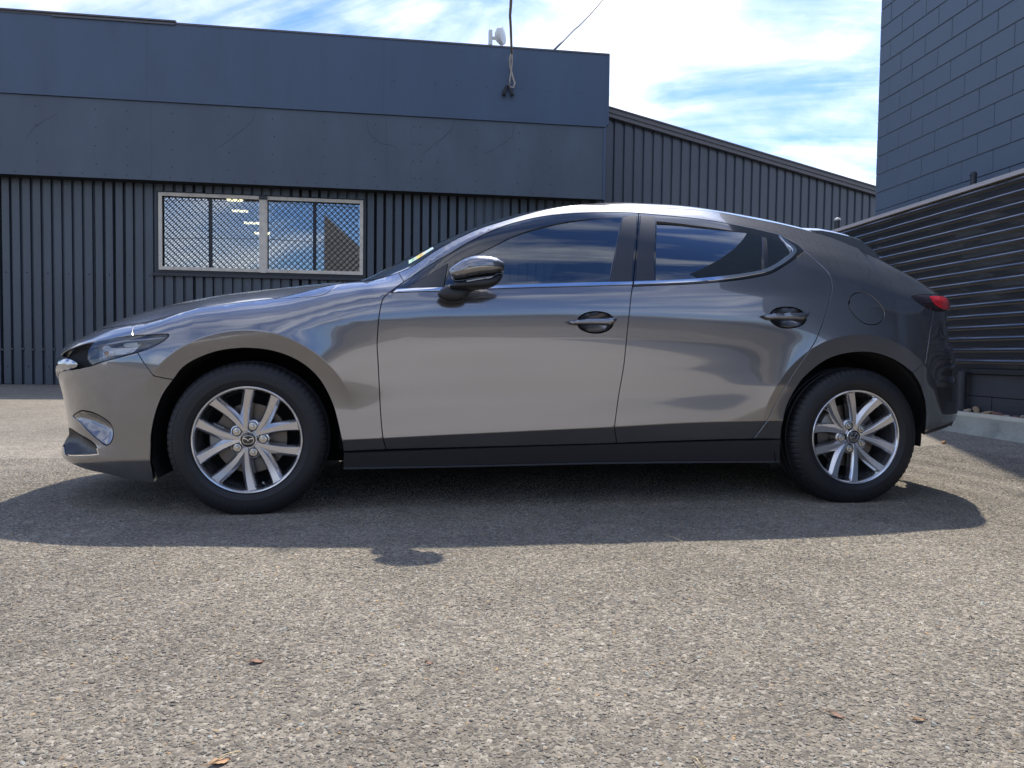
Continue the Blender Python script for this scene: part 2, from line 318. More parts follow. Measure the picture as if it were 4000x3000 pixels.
# ================================================================ ground
def ground_h(x, y):
    t = np.clip((x-3.6)/1.8, 0, 1); h = .075*t*t*(3-2*t)
    return h
def ground_mat():
    m = bpy.data.materials.new("chipseal"); m.use_nodes = True; nt = m.node_tree; b = nt.nodes['Principled BSDF']; N = nt.nodes.new; L = nt.links.new
    b.inputs['Roughness'].default_value = .85; b.inputs['Specular IOR Level'].default_value = .3
    tc = N('ShaderNodeTexCoord')
    v = N('ShaderNodeTexVoronoi'); v.inputs['Scale'].default_value = 105; v.inputs['Randomness'].default_value = 1; L(tc.outputs['Object'], v.inputs['Vector'])
    v2 = N('ShaderNodeTexVoronoi'); v2.inputs['Scale'].default_value = 260; L(tc.outputs['Object'], v2.inputs['Vector'])
    sep = N('ShaderNodeSeparateColor'); L(v.outputs['Color'], sep.inputs[0])
    r = N('ShaderNodeValToRGB'); L(sep.outputs[0], r.inputs[0]); cr = r.color_ramp
    cols = [(0, (.13, .114, .093)), (.25, (.185, .164, .132)), (.5, (.232, .205, .163)), (.75, (.272, .241, .192)), (.93, (.325, .290, .235)), (1, (.40, .365, .305))]
    cr.elements[0].position, cr.elements[0].color = 0, (*cols[0][1], 1); cr.elements[1].position, cr.elements[1].color = 1, (*cols[-1][1], 1)
    for p, c in cols[1:-1]: e = cr.elements.new(p); e.color = (*c, 1)
    n = N('ShaderNodeTexNoise'); n.inputs['Scale'].default_value = .55; n.inputs['Detail'].default_value = 6; L(tc.outputs['Object'], n.inputs['Vector'])
    mr = N('ShaderNodeMapRange'); L(n.outputs[0], mr.inputs[0]); mr.inputs[1].default_value = .3; mr.inputs[2].default_value = .7; mr.inputs[3].default_value = .80; mr.inputs[4].default_value = 1.24
    n2 = N('ShaderNodeTexNoise'); n2.inputs['Scale'].default_value = 7; n2.inputs['Detail'].default_value = 5; L(tc.outputs['Object'], n2.inputs['Vector'])
    mr2 = N('ShaderNodeMapRange'); L(n2.outputs[0], mr2.inputs[0]); mr2.inputs[1].default_value = .3; mr2.inputs[2].default_value = .7; mr2.inputs[3].default_value = .88; mr2.inputs[4].default_value = 1.1
    x = N('ShaderNodeMix'); x.data_type = 'RGBA'; x.blend_type = 'MULTIPLY'; x.inputs[0].default_value = 1; L(r.outputs[0], x.inputs[6]); L(mr.outputs[0], x.inputs[7])
    x2 = N('ShaderNodeMix'); x2.data_type = 'RGBA'; x2.blend_type = 'MULTIPLY'; x2.inputs[0].default_value = 1; L(x.outputs[2], x2.inputs[6]); L(mr2.outputs[0], x2.inputs[7])
    # rusty leaf-stain patches
    n3 = N('ShaderNodeTexNoise'); n3.inputs['Scale'].default_value = 3.3; n3.inputs['Detail'].default_value = 7; n3.inputs['Roughness'].default_value = .7; L(tc.outputs['Object'], n3.inputs['Vector'])
    mr3 = N('ShaderNodeMapRange'); L(n3.outputs[0], mr3.inputs[0]); mr3.inputs[1].default_value = .63; mr3.inputs[2].default_value = .75; mr3.inputs[3].default_value = 0; mr3.inputs[4].default_value = .45
    x3 = N('ShaderNodeMix'); x3.data_type = 'RGBA'; L(mr3.outputs[0], x3.inputs[0]); L(x2.outputs[2], x3.inputs[6]); x3.inputs[7].default_value = (.30, .17, .085, 1)
    L(x3.outputs[2], b.inputs['Base Color'])
    h = N('ShaderNodeMath'); h.operation = 'MULTIPLY_ADD'; L(v.outputs['Distance'], h.inputs[0]); h.inputs[1].default_value = -1.0; L(sep.outputs[1], h.inputs[2])
    h2 = N('ShaderNodeMath'); h2.operation = 'MULTIPLY_ADD'; L(v2.outputs['Distance'], h2.inputs[0]); h2.inputs[1].default_value = -.4; L(h.outputs[0], h2.inputs[2])
    bp = N('ShaderNodeBump'); bp.inputs['Strength'].default_value = 1.0; bp.inputs['Distance'].default_value = .0035; L(h2.outputs[0], bp.inputs['Height']); L(bp.outputs[0], b.inputs['Normal'])
    return m
def build_ground():
    gm = ground_mat()
    xs = np.concatenate([[-1600, -300, -120, -60, -30, -15], np.arange(-8, 9.01, .25), [15, 30, 60, 120, 300, 1600]])
    ys = np.concatenate([[-1600, -300, -120, -60, -30, -15], np.arange(-8, 14.01, .5), [20, 40, 80, 150, 300, 1600]])
    V = [(x, y, float(ground_h(x, y))) for x in xs for y in ys]; ny = len(ys)
    Fs = [(i*ny+j, (i+1)*ny+j, (i+1)*ny+j+1, i*ny+j+1) for i in range(len(xs)-1) for j in range(ny-1)]
    mb = MB(); mb.add(V, Fs); g = mb.build("ground", gm, smooth=True); g['kind'] = 'structure'
    return g
build_ground()
def stone_scatter():
    sm = bpy.data.materials.new("stone_chips"); sm.use_nodes = True; nt = sm.node_tree; b = nt.nodes['Principled BSDF']; N = nt.nodes.new; L = nt.links.new
    b.inputs['Roughness'].default_value = .75; b.inputs['Specular IOR Level'].default_value = .35
    at = N('ShaderNodeAttribute'); at.attribute_type = 'INSTANCER'; at.attribute_name = 'tone'
    r = N('ShaderNodeValToRGB'); L(at.outputs['Fac'], r.inputs[0]); cr = r.color_ramp
    cols = [(0, (.10, .092, .082)), (.12, (.165, .149, .124)), (.45, (.218, .194, .157)), (.70, (.262, .234, .188)), (.88, (.315, .286, .234)), (.94, (.36, .24, .12)), (.97, (.26, .29, .27)), (1, (.40, .375, .325))]
    cr.elements[0].position, cr.elements[0].color = 0, (*cols[0][1], 1); cr.elements[1].position, cr.elements[1].color = 1, (*cols[-1][1], 1)
    for p, c in cols[1:-1]: e = cr.elements.new(p); e.color = (*c, 1)
    gp = N('ShaderNodeNewGeometry'); col = r.outputs[0]
    for sc_, lo_, hi_, a_, b_ in ((.55, .3, .7, .80, 1.30), (2.3, .3, .7, .86, 1.12), (7.0, .3, .7, .90, 1.08)):
        n = N('ShaderNodeTexNoise'); n.inputs['Scale'].default_value = sc_; n.inputs['Detail'].default_value = 6; L(gp.outputs['Position'], n.inputs['Vector'])
        mr = N('ShaderNodeMapRange'); L(n.outputs[0], mr.inputs[0]); mr.inputs[1].default_value = lo_; mr.inputs[2].default_value = hi_; mr.inputs[3].default_value = a_; mr.inputs[4].default_value = b_
        x = N('ShaderNodeMix'); x.data_type = 'RGBA'; x.blend_type = 'MULTIPLY'; x.inputs[0].default_value = 1; L(col, x.inputs[6]); L(mr.outputs[0], x.inputs[7]); col = x.outputs[2]
    L(col, b.inputs['Base Color'])
    xs = np.linspace(-1.9, 4.6, 27); ys = np.linspace(-3.15, .9, 18); V = [(x, y, float(ground_h(x, y))+.0005) for x in xs for y in ys]; ny = len(ys)
    # keep only the wedge the lens can see plus a margin
    Fs = []
    for i in range(len(xs)-1):
        for j in range(ny-1):
            cx, cy = (xs[i]+xs[i+1])/2, (ys[j]+ys[j+1])/2; d = np.array([cx, cy, 0])-CAM; zc = d @ AX_F; xc = d @ AX_R
            if abs(xc) < zc*.74+.25: Fs.append((i*ny+j, (i+1)*ny+j, (i+1)*ny+j+1, i*ny+j+1))
    me = bpy.data.meshes.new("loose_stone_chips"); me.from_pydata(V, [], Fs); me.materials.append(sm)
    o = link("gravel_chips", me); o['kind'] = 'stuff'; o['label'] = 'loose and embedded stone chips over the car park surface'; o['category'] = 'gravel'
    ng = bpy.data.node_groups.new("chips", 'GeometryNodeTree'); ng.interface.new_socket("Geometry", in_out='INPUT', socket_type='NodeSocketGeometry'); ng.interface.new_socket("Geometry", in_out='OUTPUT', socket_type='NodeSocketGeometry')
    N = ng.nodes.new; L = ng.links.new; gi = N('NodeGroupInput'); go = N('NodeGroupOutput')
    dp = N('GeometryNodeDistributePointsOnFaces'); dp.distribute_method = 'RANDOM'; dp.inputs['Density'].default_value = 19000; dp.inputs['Seed'].default_value = 3
    L(gi.outputs[0], dp.inputs['Mesh'])
    ico = N('GeometryNodeMeshIcoSphere'); ico.inputs['Radius'].default_value = 1; ico.inputs['Subdivisions'].default_value = 1
    smn = N('GeometryNodeSetMaterial'); smn.inputs['Material'].default_value = sm; L(ico.outputs['Mesh'], smn.inputs[0])
    ss = N('GeometryNodeSetShadeSmooth'); ss.inputs['Shade Smooth'].default_value = False; L(smn.outputs[0], ss.inputs[0])
    inst = N('GeometryNodeInstanceOnPoints'); L(dp.outputs['Points'], inst.inputs['Points']); L(ss.outputs[0], inst.inputs['Instance'])
    def rnd(t, lo, hi, seed):
        n = N('FunctionNodeRandomValue'); n.data_type = t; n.inputs['Seed'].default_value = seed
        if t == 'FLOAT_VECTOR': n.inputs[0].default_value = lo; n.inputs[1].default_value = hi; return n.outputs[0]
        n.inputs[2].default_value = lo; n.inputs[3].default_value = hi; return n.outputs[1]
    a = rnd('FLOAT', 0, 1, 5); pw = N('ShaderNodeMath'); pw.operation = 'POWER'; L(a, pw.inputs[0]); pw.inputs[1].default_value = 4.0
    sz = N('ShaderNodeMath'); sz.operation = 'MULTIPLY_ADD'; L(pw.outputs[0], sz.inputs[0]); sz.inputs[1].default_value = .0040; sz.inputs[2].default_value = .0017
    vs = N('ShaderNodeVectorMath'); vs.operation = 'SCALE'; L(rnd('FLOAT_VECTOR', (.8, .55, .22), (1.5, 1.1, .50), 7), vs.inputs[0]); L(sz.outputs[0], vs.inputs['Scale']); L(vs.outputs[0], inst.inputs['Scale'])
    L(rnd('FLOAT_VECTOR', (-.3, -.3, 0), (.3, .3, 6.28), 9), inst.inputs['Rotation'])
    st = N('GeometryNodeStoreNamedAttribute'); st.data_type = 'FLOAT'; st.domain = 'INSTANCE'; st.inputs['Name'].default_value = 'tone'; L(inst.outputs[0], st.inputs[0]); L(rnd('FLOAT', 0, 1, 11), st.inputs['Value'])
    jn = N('GeometryNodeJoinGeometry'); L(st.outputs[0], jn.inputs[0]); L(jn.outputs[0], go.inputs[0])
    md = o.modifiers.new("chips", 'NODES'); md.node_group = ng
stone_scatter()
# ================================================================ buildings
P_FASCIA = mat("fascia_paint", (.056, .088, .142), .42, var=.10, var_scale=1.3, bump=.0006, bump_scale=90, rough_var=.06, stretch=(1, 1, .22), dirt=(.042, .06, .096), dirt_amt=.55, dirt_scale=2.6)
P_FASCIA2 = mat("fascia_paint_low", (.070, .094, .124), .50, var=.10, var_scale=1.7, bump=.0006, bump_scale=90, stretch=(1, 1, .4), dirt=(.055, .07, .094), dirt_amt=.6, dirt_scale=1.1)
P_CLAD = mat("cladding_paint", (.060, .076, .096), .36, var=.14, var_scale=2.2, bump=.0012, bump_scale=14, stretch=(1, 1, .5), rough_var=.08)
P_SHED = mat("shed_cladding", (.050, .061, .082), .30, var=.08, var_scale=1.2)
P_TRIM = mat("dark_trim", (.030, .034, .042), .5, var=.1)
P_GUT = mat("gutter_paint", (.10, .098, .108), .42, var=.08)
P_GAP = mat("joint_shadow", (.012, .013, .016), .9)
P_BLOCK = mat("block_paint", (.102, .142, .190), .55, var=.07, var_scale=3.0, bump=.0011, bump_scale=160, dirt=(.10, .13, .18), dirt_amt=.5, dirt_scale=1.4)
P_MORT = mat("block_joint", (.07, .095, .135), .75, bump=.001, bump_scale=90)
P_CREAM = mat("cream_frame", (.66, .60, .50), .5, var=.05, dirt=(.33, .29, .24), dirt_amt=.6, dirt_scale=9)
P_GRILLE = mat("black_grille", (.018, .022, .03), .45)
P_ROOM = mat("dark_room", (.03, .033, .04), .9)
G_WIN = glass_mat("window_glass", (.38, .42, .46), .0, 6.5)

K = -.0121; FD = Vector((1, K, 0)).normalized(); FN = Vector((FD.y, -FD.x, 0))     # FN points towards the camera
F0 = Vector((0, 11.0, 0))
def FW(s, d, z):
    p = F0+FD*s+FN*d; return (p.x, p.y, z)
def fpx(px, py, d=0.0):
    q = at_plane(px, py, F0+FN*d, FN); v = Vector(q)-F0-FN*d; return v.dot(FD), float(q[2])
FA = .34      # how far the fascia stands proud of the ribbed wall
S_END, ZT = fpx(2379, 204, FA); _, ZT2 = fpx(0, 47, FA); _, ZT3 = fpx(1300, 136, FA)
_, ZM = fpx(1300, 432, FA); _, ZB = fpx(1300, 734, FA); S_END2, _ = fpx(2358, 700, FA)
_, ZTOP = 0, (ZT+ZT2+ZT3)/3
S_BEG = -13.0
print('fascia', S_END, ZT, ZT2, ZT3, ZM, ZB)
bld = thing("workshop_building", "long dark blue-grey workshop with flat fascia, ribbed metal wall and cream barred window", "building", FW(-4, 0, 0))
BT = Vector(bld.location)
def BW(s, d, z): p = FW(s, d, z); return (p[0]-BT.x, p[1]-BT.y, p[2])
def fascia():
    up = [S_BEG, -9.0, fpx(575, 200, FA)[0], fpx(1500, 300, FA)[0], S_END]
    for a, b in zip(up[:-1], up[1:]):
        mb = MB(); mb.box((a+.001, FA-.012, ZM+.03), (b-.001, FA+.015, ZTOP-.03), BW); mb.build("fascia_panel", P_FASCIA, bld)
    lo = [S_BEG, -8.2, fpx(590, 550, FA)[0], fpx(1509, 600, FA)[0], fpx(1606, 600, FA)[0], S_END2]
    for a, b in zip(lo[:-1], lo[1:]):
        mb = MB(); mb.box((a+.001, FA-.02, ZB), (b-.001, FA, ZM-.03), BW); mb.build("fascia_panel", P_FASCIA2, bld)
    mb = MB(); mb.box((S_BEG, FA-.03, ZM-.025), (S_END2+.04, FA+.035, ZM+.025), BW); mb.build("fascia_moulding", P_FASCIA, bld)
    mb = MB(); mb.box((S_BEG, .0, ZB+.01), (S_END2-.02, FA-.022, ZTOP-.05), BW); mb.build("fascia_core", P_GAP, bld)
    mb = MB(); mb.box((S_BEG, -.25, ZTOP-.03), (S_END+.01, FA+.03, ZTOP), BW); mb.build("parapet_cap", P_GUT, bld)
    s1, z1 = fpx(690, 92, FA)
    mb = MB(); mb.box((S_BEG, FA-.02, ZTOP+.002), (s1, FA+.06, ZTOP+.028), BW); mb.box((-5.6, FA+.032, ZTOP-.05), (s1-.02, FA+.045, ZTOP-.022), BW); mb.build("parapet_flashing", P_GUT, bld)
    # corner trim strips on the right edge
    mb = MB(); mb.box((S_END2-.02, FA-.16, ZB-.01), (S_END2+.03, FA+.012, ZM-.026), BW); mb.box((S_END-.04, FA-.2, ZM+.026), (S_END+.015, FA+.02, ZTOP-.031), BW); mb.build("corner_trim", P_FASCIA, bld)
    # return wall at the right end
    mb = MB(); mb.box((S_END-.1, -4, ZM-.3), (S_END-.02, FA-.21, ZTOP-.04), BW); mb.box((S_END2-.1, -4, 0), (S_END2-.03, FA-.18, ZM-.3), BW); mb.build("end_wall", P_FASCIA2, bld)
    mb = MB(); mb.box((S_BEG, -6, ZTOP-1.3), (S_END2-.1, -.02, ZTOP-1.2), BW); mb.box((S_BEG, -6.1, 0), (S_END2, -6, ZTOP-1.2), BW); mb.box((S_BEG-.1, -6.1, 0), (S_BEG, FA-.03, ZTOP-.1), BW); mb.build("roof", P_GUT, bld)
    # nail and screw heads
    mb = MB(); R = random.Random(4)
    def dot(s, z, d, r=.011):
        n = 6; V = [BW(s+r*math.cos(2*math.pi*k/n), d+.003, z+r*math.sin(2*math.pi*k/n)) for k in range(n)]+[BW(s, d+.006, z)]
        mb.add(V, [(k, (k+1) % n, n) for k in range(n)])
    s = -7.4
    while s < S_END2: dot(s, ZB+.06+R.uniform(-.01, .01), FA); s += .38
    for c in (-5.9, -4.9, -4.35, -3.55, -2.55, -1.75, -.8, .15, .9, 1.02, 1.35, 2.1, 2.95, 3.6):
        for k in range(4): dot(c+R.uniform(-.02, .02), ZB+.25+.33*k, FA)
    for c in (1.3, 1.7, 2.3, 3.0, 3.6, 4.2, .5, -.3): dot(c, ZM+.62, FA+.015)
    o = mb.build("nail_heads", P_GAP, bld); o['kind'] = 'stuff'
    # hairline cracks in the lower sheets
    def crack(pts, w=.010):
        q = []
        for i in range(len(pts)-1):
            for k in range(5):
                t = k/5; q.append([pts[i][j]*(1-t)+pts[i+1][j]*t+R.uniform(-2, 2) for j in (0, 1)])
        q.append(pts[-1]); P = [fpx(x, y, FA) for x, y in q]; mb = MB(); V = []
        for i, (s_, z_) in enumerate(P):
            a = P[max(i-1, 0)]; b = P[min(i+1, len(P)-1)]; dx, dz = b[0]-a[0], b[1]-a[1]; l = math.hypot(dx, dz); ww = w*(.35+.65*math.sin(math.pi*(i+.6)/(len(P)+.2)))*R.uniform(.6, 1.2)/2
            V += [BW(s_-dz/l*ww, FA+.0015, z_+dx/l*ww), BW(s_+dz/l*ww, FA+.0015, z_-dx/l*ww)]
        mb.add(V, [(2*i, 2*i+1, 2*i+3, 2*i+2) for i in range(len(P)-1)]); mb.build("crack", P_TRIM, bld)
    crack([(225, 445), (160, 480), (130, 505), (100, 540)], .012); crack([(997, 432), (985, 475), (930, 520), (880, 560), (828, 592)])
    crack([(1430, 447), (1436, 500), (1450, 530), (1495, 563), (1540, 570), (1570, 605)]); crack([(1777, 468), (1760, 515), (1700, 560), (1650, 603)], .012)
    crack([(2012, 480), (2000, 535), (1940, 580), (1885, 605)], .010); crack([(2090, 700), (2075, 740), (2068, 760)], .007)
fascia()
# window opening
W0, WZ1 = fpx(619, 747, .03); W1, _ = fpx(1419, 787, .03); _, WZ0 = fpx(1019, 1064, .03); _, WZ1 = fpx(1019, 767, .03)
print('win', W0, W1, WZ0, WZ1)
def ribbed(mb, s0, s1, z0, z1, T, pitch=.180, flat=.123, depth=.050, slope=.006, phase=0.0, mid=0.0):
    """one sheet of trapezoidal cladding between s0 and s1"""
    pts = []; k = math.floor((s0-phase)/pitch)-1
    while phase+k*pitch < s1+pitch:
        a = phase+k*pitch
        pts += [(a, 0), (a+flat, 0), (a+flat+slope, -depth), (a+pitch-slope, -depth)]; k += 1
    def at(s):
        for (x0, d0), (x1, d1) in zip(pts[:-1], pts[1:]):
            if x0 <= s <= x1: return d0+(d1-d0)*(s-x0)/max(x1-x0, 1e-9)
        return 0
    line = [(s0, at(s0))]+[p for p in pts if s0 < p[0] < s1]+[(s1, at(s1))]
    V = []; Fs = []; t = .0025
    for s, d in line: V += [T(s, d, z0 if not callable(z0) else z0(s)), T(s, d, z1 if not callable(z1) else z1(s))]
    for s, d in line: V += [T(s, d-t, z0 if not callable(z0) else z0(s)), T(s, d-t, z1 if not callable(z1) else z1(s))]
    n = len(line)
    for i in range(n-1):
        Fs += [(2*i, 2*i+2, 2*i+3, 2*i+1), (2*n+2*i, 2*n+2*i+1, 2*n+2*i+3, 2*n+2*i+2), (2*i, 2*n+2*i, 2*n+2*i+2, 2*i+2), (2*i+1, 2*i+3, 2*n+2*i+3, 2*n+2*i+1)]
    mb.add(V, Fs)
RIB_PH = fpx(8, 900)[0]
def cladding():
    s = S_BEG; cover = .72
    while s < S_END2-.05:
        e = min(s+cover, S_END2-.03)
        dz = random.Random(int(s*100)).uniform(-.012, .012); dd = .002*((int(s*10)) % 2)
        T = lambda a, d, z, dd=dd: BW(a, d+dd, z)
        if e <= W0-.02 or s >= W1+.02:
            mb = MB(); ribbed(mb, s, e, .012+dz*.5, ZB+.05, T, phase=RIB_PH); mb.build("cladding_sheet", P_CLAD, bld)
        else:
            mb = MB(); ribbed(mb, s, e, .012+dz*.5, WZ0-.1, T, phase=RIB_PH); mb.build('cladding_sheet', P_CLAD, bld); mb = MB(); ribbed(mb, s, e, WZ1+.03, ZB+.05, T, phase=RIB_PH); mb.build('cladding_sheet', P_CLAD, bld)
            if s >= W0 and e <= W1: s = e; continue
            mb = MB()
            if s < W0: ribbed(mb, s, W0-.06, WZ0-.1, WZ1+.03, T, phase=RIB_PH)
            if e > W1: ribbed(mb, W1+.03, e, WZ0-.1, WZ1+.03, T, phase=RIB_PH)
            mb.build("cladding_sheet", P_CLAD, bld)
        s = e
    # screws: one row near the foot, one by the window sill, and crushed rib ends
    mb = MB(); k = 0; s = RIB_PH+.06-.18*10
    def screw(s, z, d=.002, r=.012):
        n = 6; V = [BW(s+r*math.cos(2*math.pi*i/n), d, z+r*math.sin(2*math.pi*i/n)) for i in range(n)]+[BW(s+r*.6*math.cos(2*math.pi*i/n), d+.008, z+r*.6*math.sin(2*math.pi*i/n)) for i in range(n)]
        mb.add(V, [tuple(range(n, 2*n))]+[(i, (i+1) % n, n+(i+1) % n, n+i) for i in range(n)])
    while s < S_END2:
        if k % 2 == 0: screw(s, WZ0-.12); screw(s, .34)
        s += .18; k += 1
    o = mb.build("screw_heads", P_GAP, bld); o['kind'] = 'stuff'
    mb = MB(); s = RIB_PH+.149-.18*6; R = random.Random(9)
    while s < 1.5:
        z = .66+R.uniform(-.012, .012); mb.box((s-.020, -.026, z), (s+.020, .006+R.uniform(0, .006), z+.018), BW); mb.box((s-.019, -.026, z-.018), (s+.017, -.003, z-.001), BW); s += .18
    o = mb.build("rib_stop", P_CLAD, bld); o["kind"] = "stuff"
    mb = MB(); mb.box((S_BEG, -.30, 0), (S_END2, -.06, ZB), BW) if False else None
    # solid wall behind the sheets, left open at the window
    mb.box((S_BEG, -.14, 0), (W0-.04, -.05, ZB+.05), BW); mb.box((W1+.04, -.14, 0), (S_END2-.12, -.05, ZB+.05), BW); mb.box((W0-.04, -.14, 0), (W1+.04, -.05, WZ0-.02), BW); mb.box((W0-.04, -.14, WZ1+.02), (W1+.04, -.05, ZB+.05), BW)
    mb.build("wall_frame", P_GAP, bld)
cladding()
def window():
    fr = MB(); w = .065
    sm0, _ = fpx(1010, 900, .03); sm1, _ = fpx(1048, 900, .03); sm = (sm0+sm1)/2
    def frame(mb, a, b, z0, z1, w, d0, d1):
        mb.box((a, d0, z0), (a+w, d1, z1), BW); mb.box((b-w, d0, z0), (b, d1, z1), BW); mb.box((a+w, d0, z0), (b-w, d1, z0+w), BW); mb.box((a+w, d0, z1-w), (b-w, d1, z1), BW)
    # fixed outer frame (thin, behind) is the part; two hinged security screens are sub-parts
    frame(fr, W0-.05, W1+.05, WZ0-.045, WZ1+.02, .05, -.05, .015); win = fr.build("window", P_TRIM, bld)
    mb = MB(); frame(mb, W0, sm-.012, WZ0, WZ1, w, .018, .05); mb.build("screen_frame", P_CREAM, win)
    mb = MB(); frame(mb, sm+.012, W1, WZ0, WZ1, w, .018, .05); mb.build("screen_frame", P_CREAM, win)
    mb = MB(); mb.box((sm-.05, .051, WZ0-.01), (sm+.05, .058, WZ1-.07), BW); mb.build("mullion_cover", P_CREAM, win)
    mb = MB(); mb.box((sm-.075, .049, WZ1-.065), (sm+.075, .075, WZ1+.0), BW); mb.build("mullion_clip", P_TRIM, win)
    mb = MB(); mb.box((W0-.12, -.02, WZ0-.115), (W1+.12, .07, WZ0-.055), BW); mb.build("sill", P_TRIM, win)
    for px in (822, 1229):
        s, _ = fpx(px, 900, -.02); mb = MB(); mb.box((s-.03, -.04, WZ0+.02), (s+.03, -.005, WZ1-.03), BW); mb.build("sash_stile", P_GRILLE, win)
    # glass: four panes, a hair out of plane from one another as real sashes are
    cuts = [W0+.03, fpx(822, 900, -.02)[0], sm, fpx(1229, 900, -.02)[0], W1-.03]
    for i, (a, b) in enumerate(zip(cuts[:-1], cuts[1:])):
        y = (-.030, -.036)[i % 2]; tl = (.0, .0025, -.001, .002)[i]
        mb = MB(); mb.add([BW(a, y, WZ0+.02), BW(b, y+tl, WZ0+.02), BW(b, y+tl, WZ1-.02), BW(a, y, WZ1-.02)], [(0, 1, 2, 3)]); mb.build("pane", G_WIN, win)
    # diamond grille, each bent bar is a sub-part
    p = .118; bw = .0062
    mesh_cache = {}
    for (a, b) in ((W0+w-.004, sm-.012-w+.004), (sm+.012+w-.004, W1-w+.004)):
        z0, z1 = WZ0+w-.004, WZ1-w+.004; H = z1-z0; n = int((b-a+H)/p)+2
        for sg in (1, -1):
            for k in range(n):
                # line s - a = k*p - sg-dependent slope 1
                if sg == 1: s_at = lambda z: a-H+k*p+(z-z0)
                else: s_at = lambda z: a+k*p-(z-z0)
                zs = np.linspace(z0, z1, 2*int(H/p*1)+9); P = [(s_at(z), z) for z in zs if a <= s_at(z) <= b]
                if len(P) < 2: continue
                # scalloped strap: it bows between crossings
                zz = np.linspace(P[0][1], P[-1][1], max(3, int((P[-1][1]-P[0][1])/.022))); V = []; Fs = []
                for i, z in enumerate(zz):
                    s = s_at(z); bow = .0060*math.sin(4*math.pi*(z-z0)/p+(0 if sg == 1 else 0)) ; nx, nz = (.7071, -.7071) if sg == 1 else (.7071, .7071)
                    s2, z2 = s+nx*bow, z+nz*bow; d = .030+.0045*sg
                    for q in ((-bw, -.004), (bw, -.004), (bw, .004), (-bw, .004)): V.append(BW(s2+nx*q[0], d+q[1], z2+nz*q[0]))
                m = len(zz)
                for i in range(m-1):
                    for j in range(4): Fs.append((4*i+j, 4*i+(j+1) % 4, 4*i+4+(j+1) % 4, 4*i+4+j))
                mb = MB(); mb.add(V, Fs); mb.build("grille_bar", P_GRILLE, win)
    # the room behind, with its strip lights that show through the glass
    mb = MB(); T = BW
    mb.box((W0-.3, -2.6, WZ0-.9), (W1+.3, -2.5, WZ1+.9), T); mb.box((W0-.3, -2.5, WZ1+.85), (W1+.3, -.15, WZ1+.9), T); mb.box((W0-.4, -2.5, WZ0-.9), (W0-.3, -.15, WZ1+.9), T); mb.box((W1+.3, -2.5, WZ0-.9), (W1+.4, -.15, WZ1+.9), T)
    mb.build("room", P_ROOM, bld)
    em = mat("tube_light", (.9, .85, .6), .5, emit=(1, .85, .45), emit_s=5.0)
    for px, py in ((918, 783), (938, 825), (985, 872), (1025, 912)):
        s, z = fpx(px, py, -1.6); mb = MB(); mb.box((s-.16, -1.62, z-.02), (s+.16, -1.55, z+.02), BW); mb.build("strip_light", em, bld)
window()

# ---------------------------------------------------------------- shed wing to the right, running away from the camera
SD = Vector((.975, .22, 0)).normalized(); SN = Vector((SD.y, -SD.x, 0)); S0 = Vector((4.83, 10.92, 0))
def spx(px, py, d=0.0):
    q = at_plane(px, py, S0+SN*d, SN); return (Vector(q)-S0-SN*d).dot(SD), float(q[2])
shed = thing("ribbed_shed", "dark ribbed metal shed wing with sloping gutter beside the workshop", "shed", tuple(S0))
def SW(s, d, z): p = SD*s+SN*d; return (p.x, p.y, z)
def build_shed():
    a = spx(2392, 457, .12); b = spx(3414, 757, .12); a2 = spx(2392, 420, .12); b2 = spx(3414, 722, .12); sl = (b[1]-a[1])/(b[0]-a[0])
    zb = lambda s: a[1]+sl*(s-a[0]); L_ = 9.5
    s = -.55
    while s < L_:
        e = s+.78; mb = MB(); ribbed(mb, s, e, 0.0, lambda q: zb(q)+.05, lambda q, d, z: SW(q, d-.002, z), pitch=.235, flat=.155, depth=.034, slope=.018, phase=-.05); mb.build("cladding_sheet", P_SHED, shed); s = e
    hh = a2[1]-a[1]
    mb = MB(); L2 = L_
    for (d0, d1, h0, h1) in ((.04, .10, 0, hh*.42), (.04, .125, hh*.42, hh*.86), (.0, .15, hh*.86, hh)):
        V = [SW(q, d, zb(q)+h) for q in (-.16, L2) for d, h in ((d0, h0), (d1, h0), (d1, h1), (d0, h1))]
        mb.add(V, [(0, 1, 2, 3), (7, 6, 5, 4), (0, 4, 5, 1), (1, 5, 6, 2), (2, 6, 7, 3), (3, 7, 4, 0)])
    mb.build("gutter", P_GUT, shed)
    mb = MB(); V = [SW(q, d, zb(q)+hh*.5+.05*(1 if d < -1 else 0)) for q in (-.1, L2) for d in (-5, .05)]; mb.add(V, [(0, 1, 3, 2)]); mb.build("roof", P_GUT, shed)
build_shed()

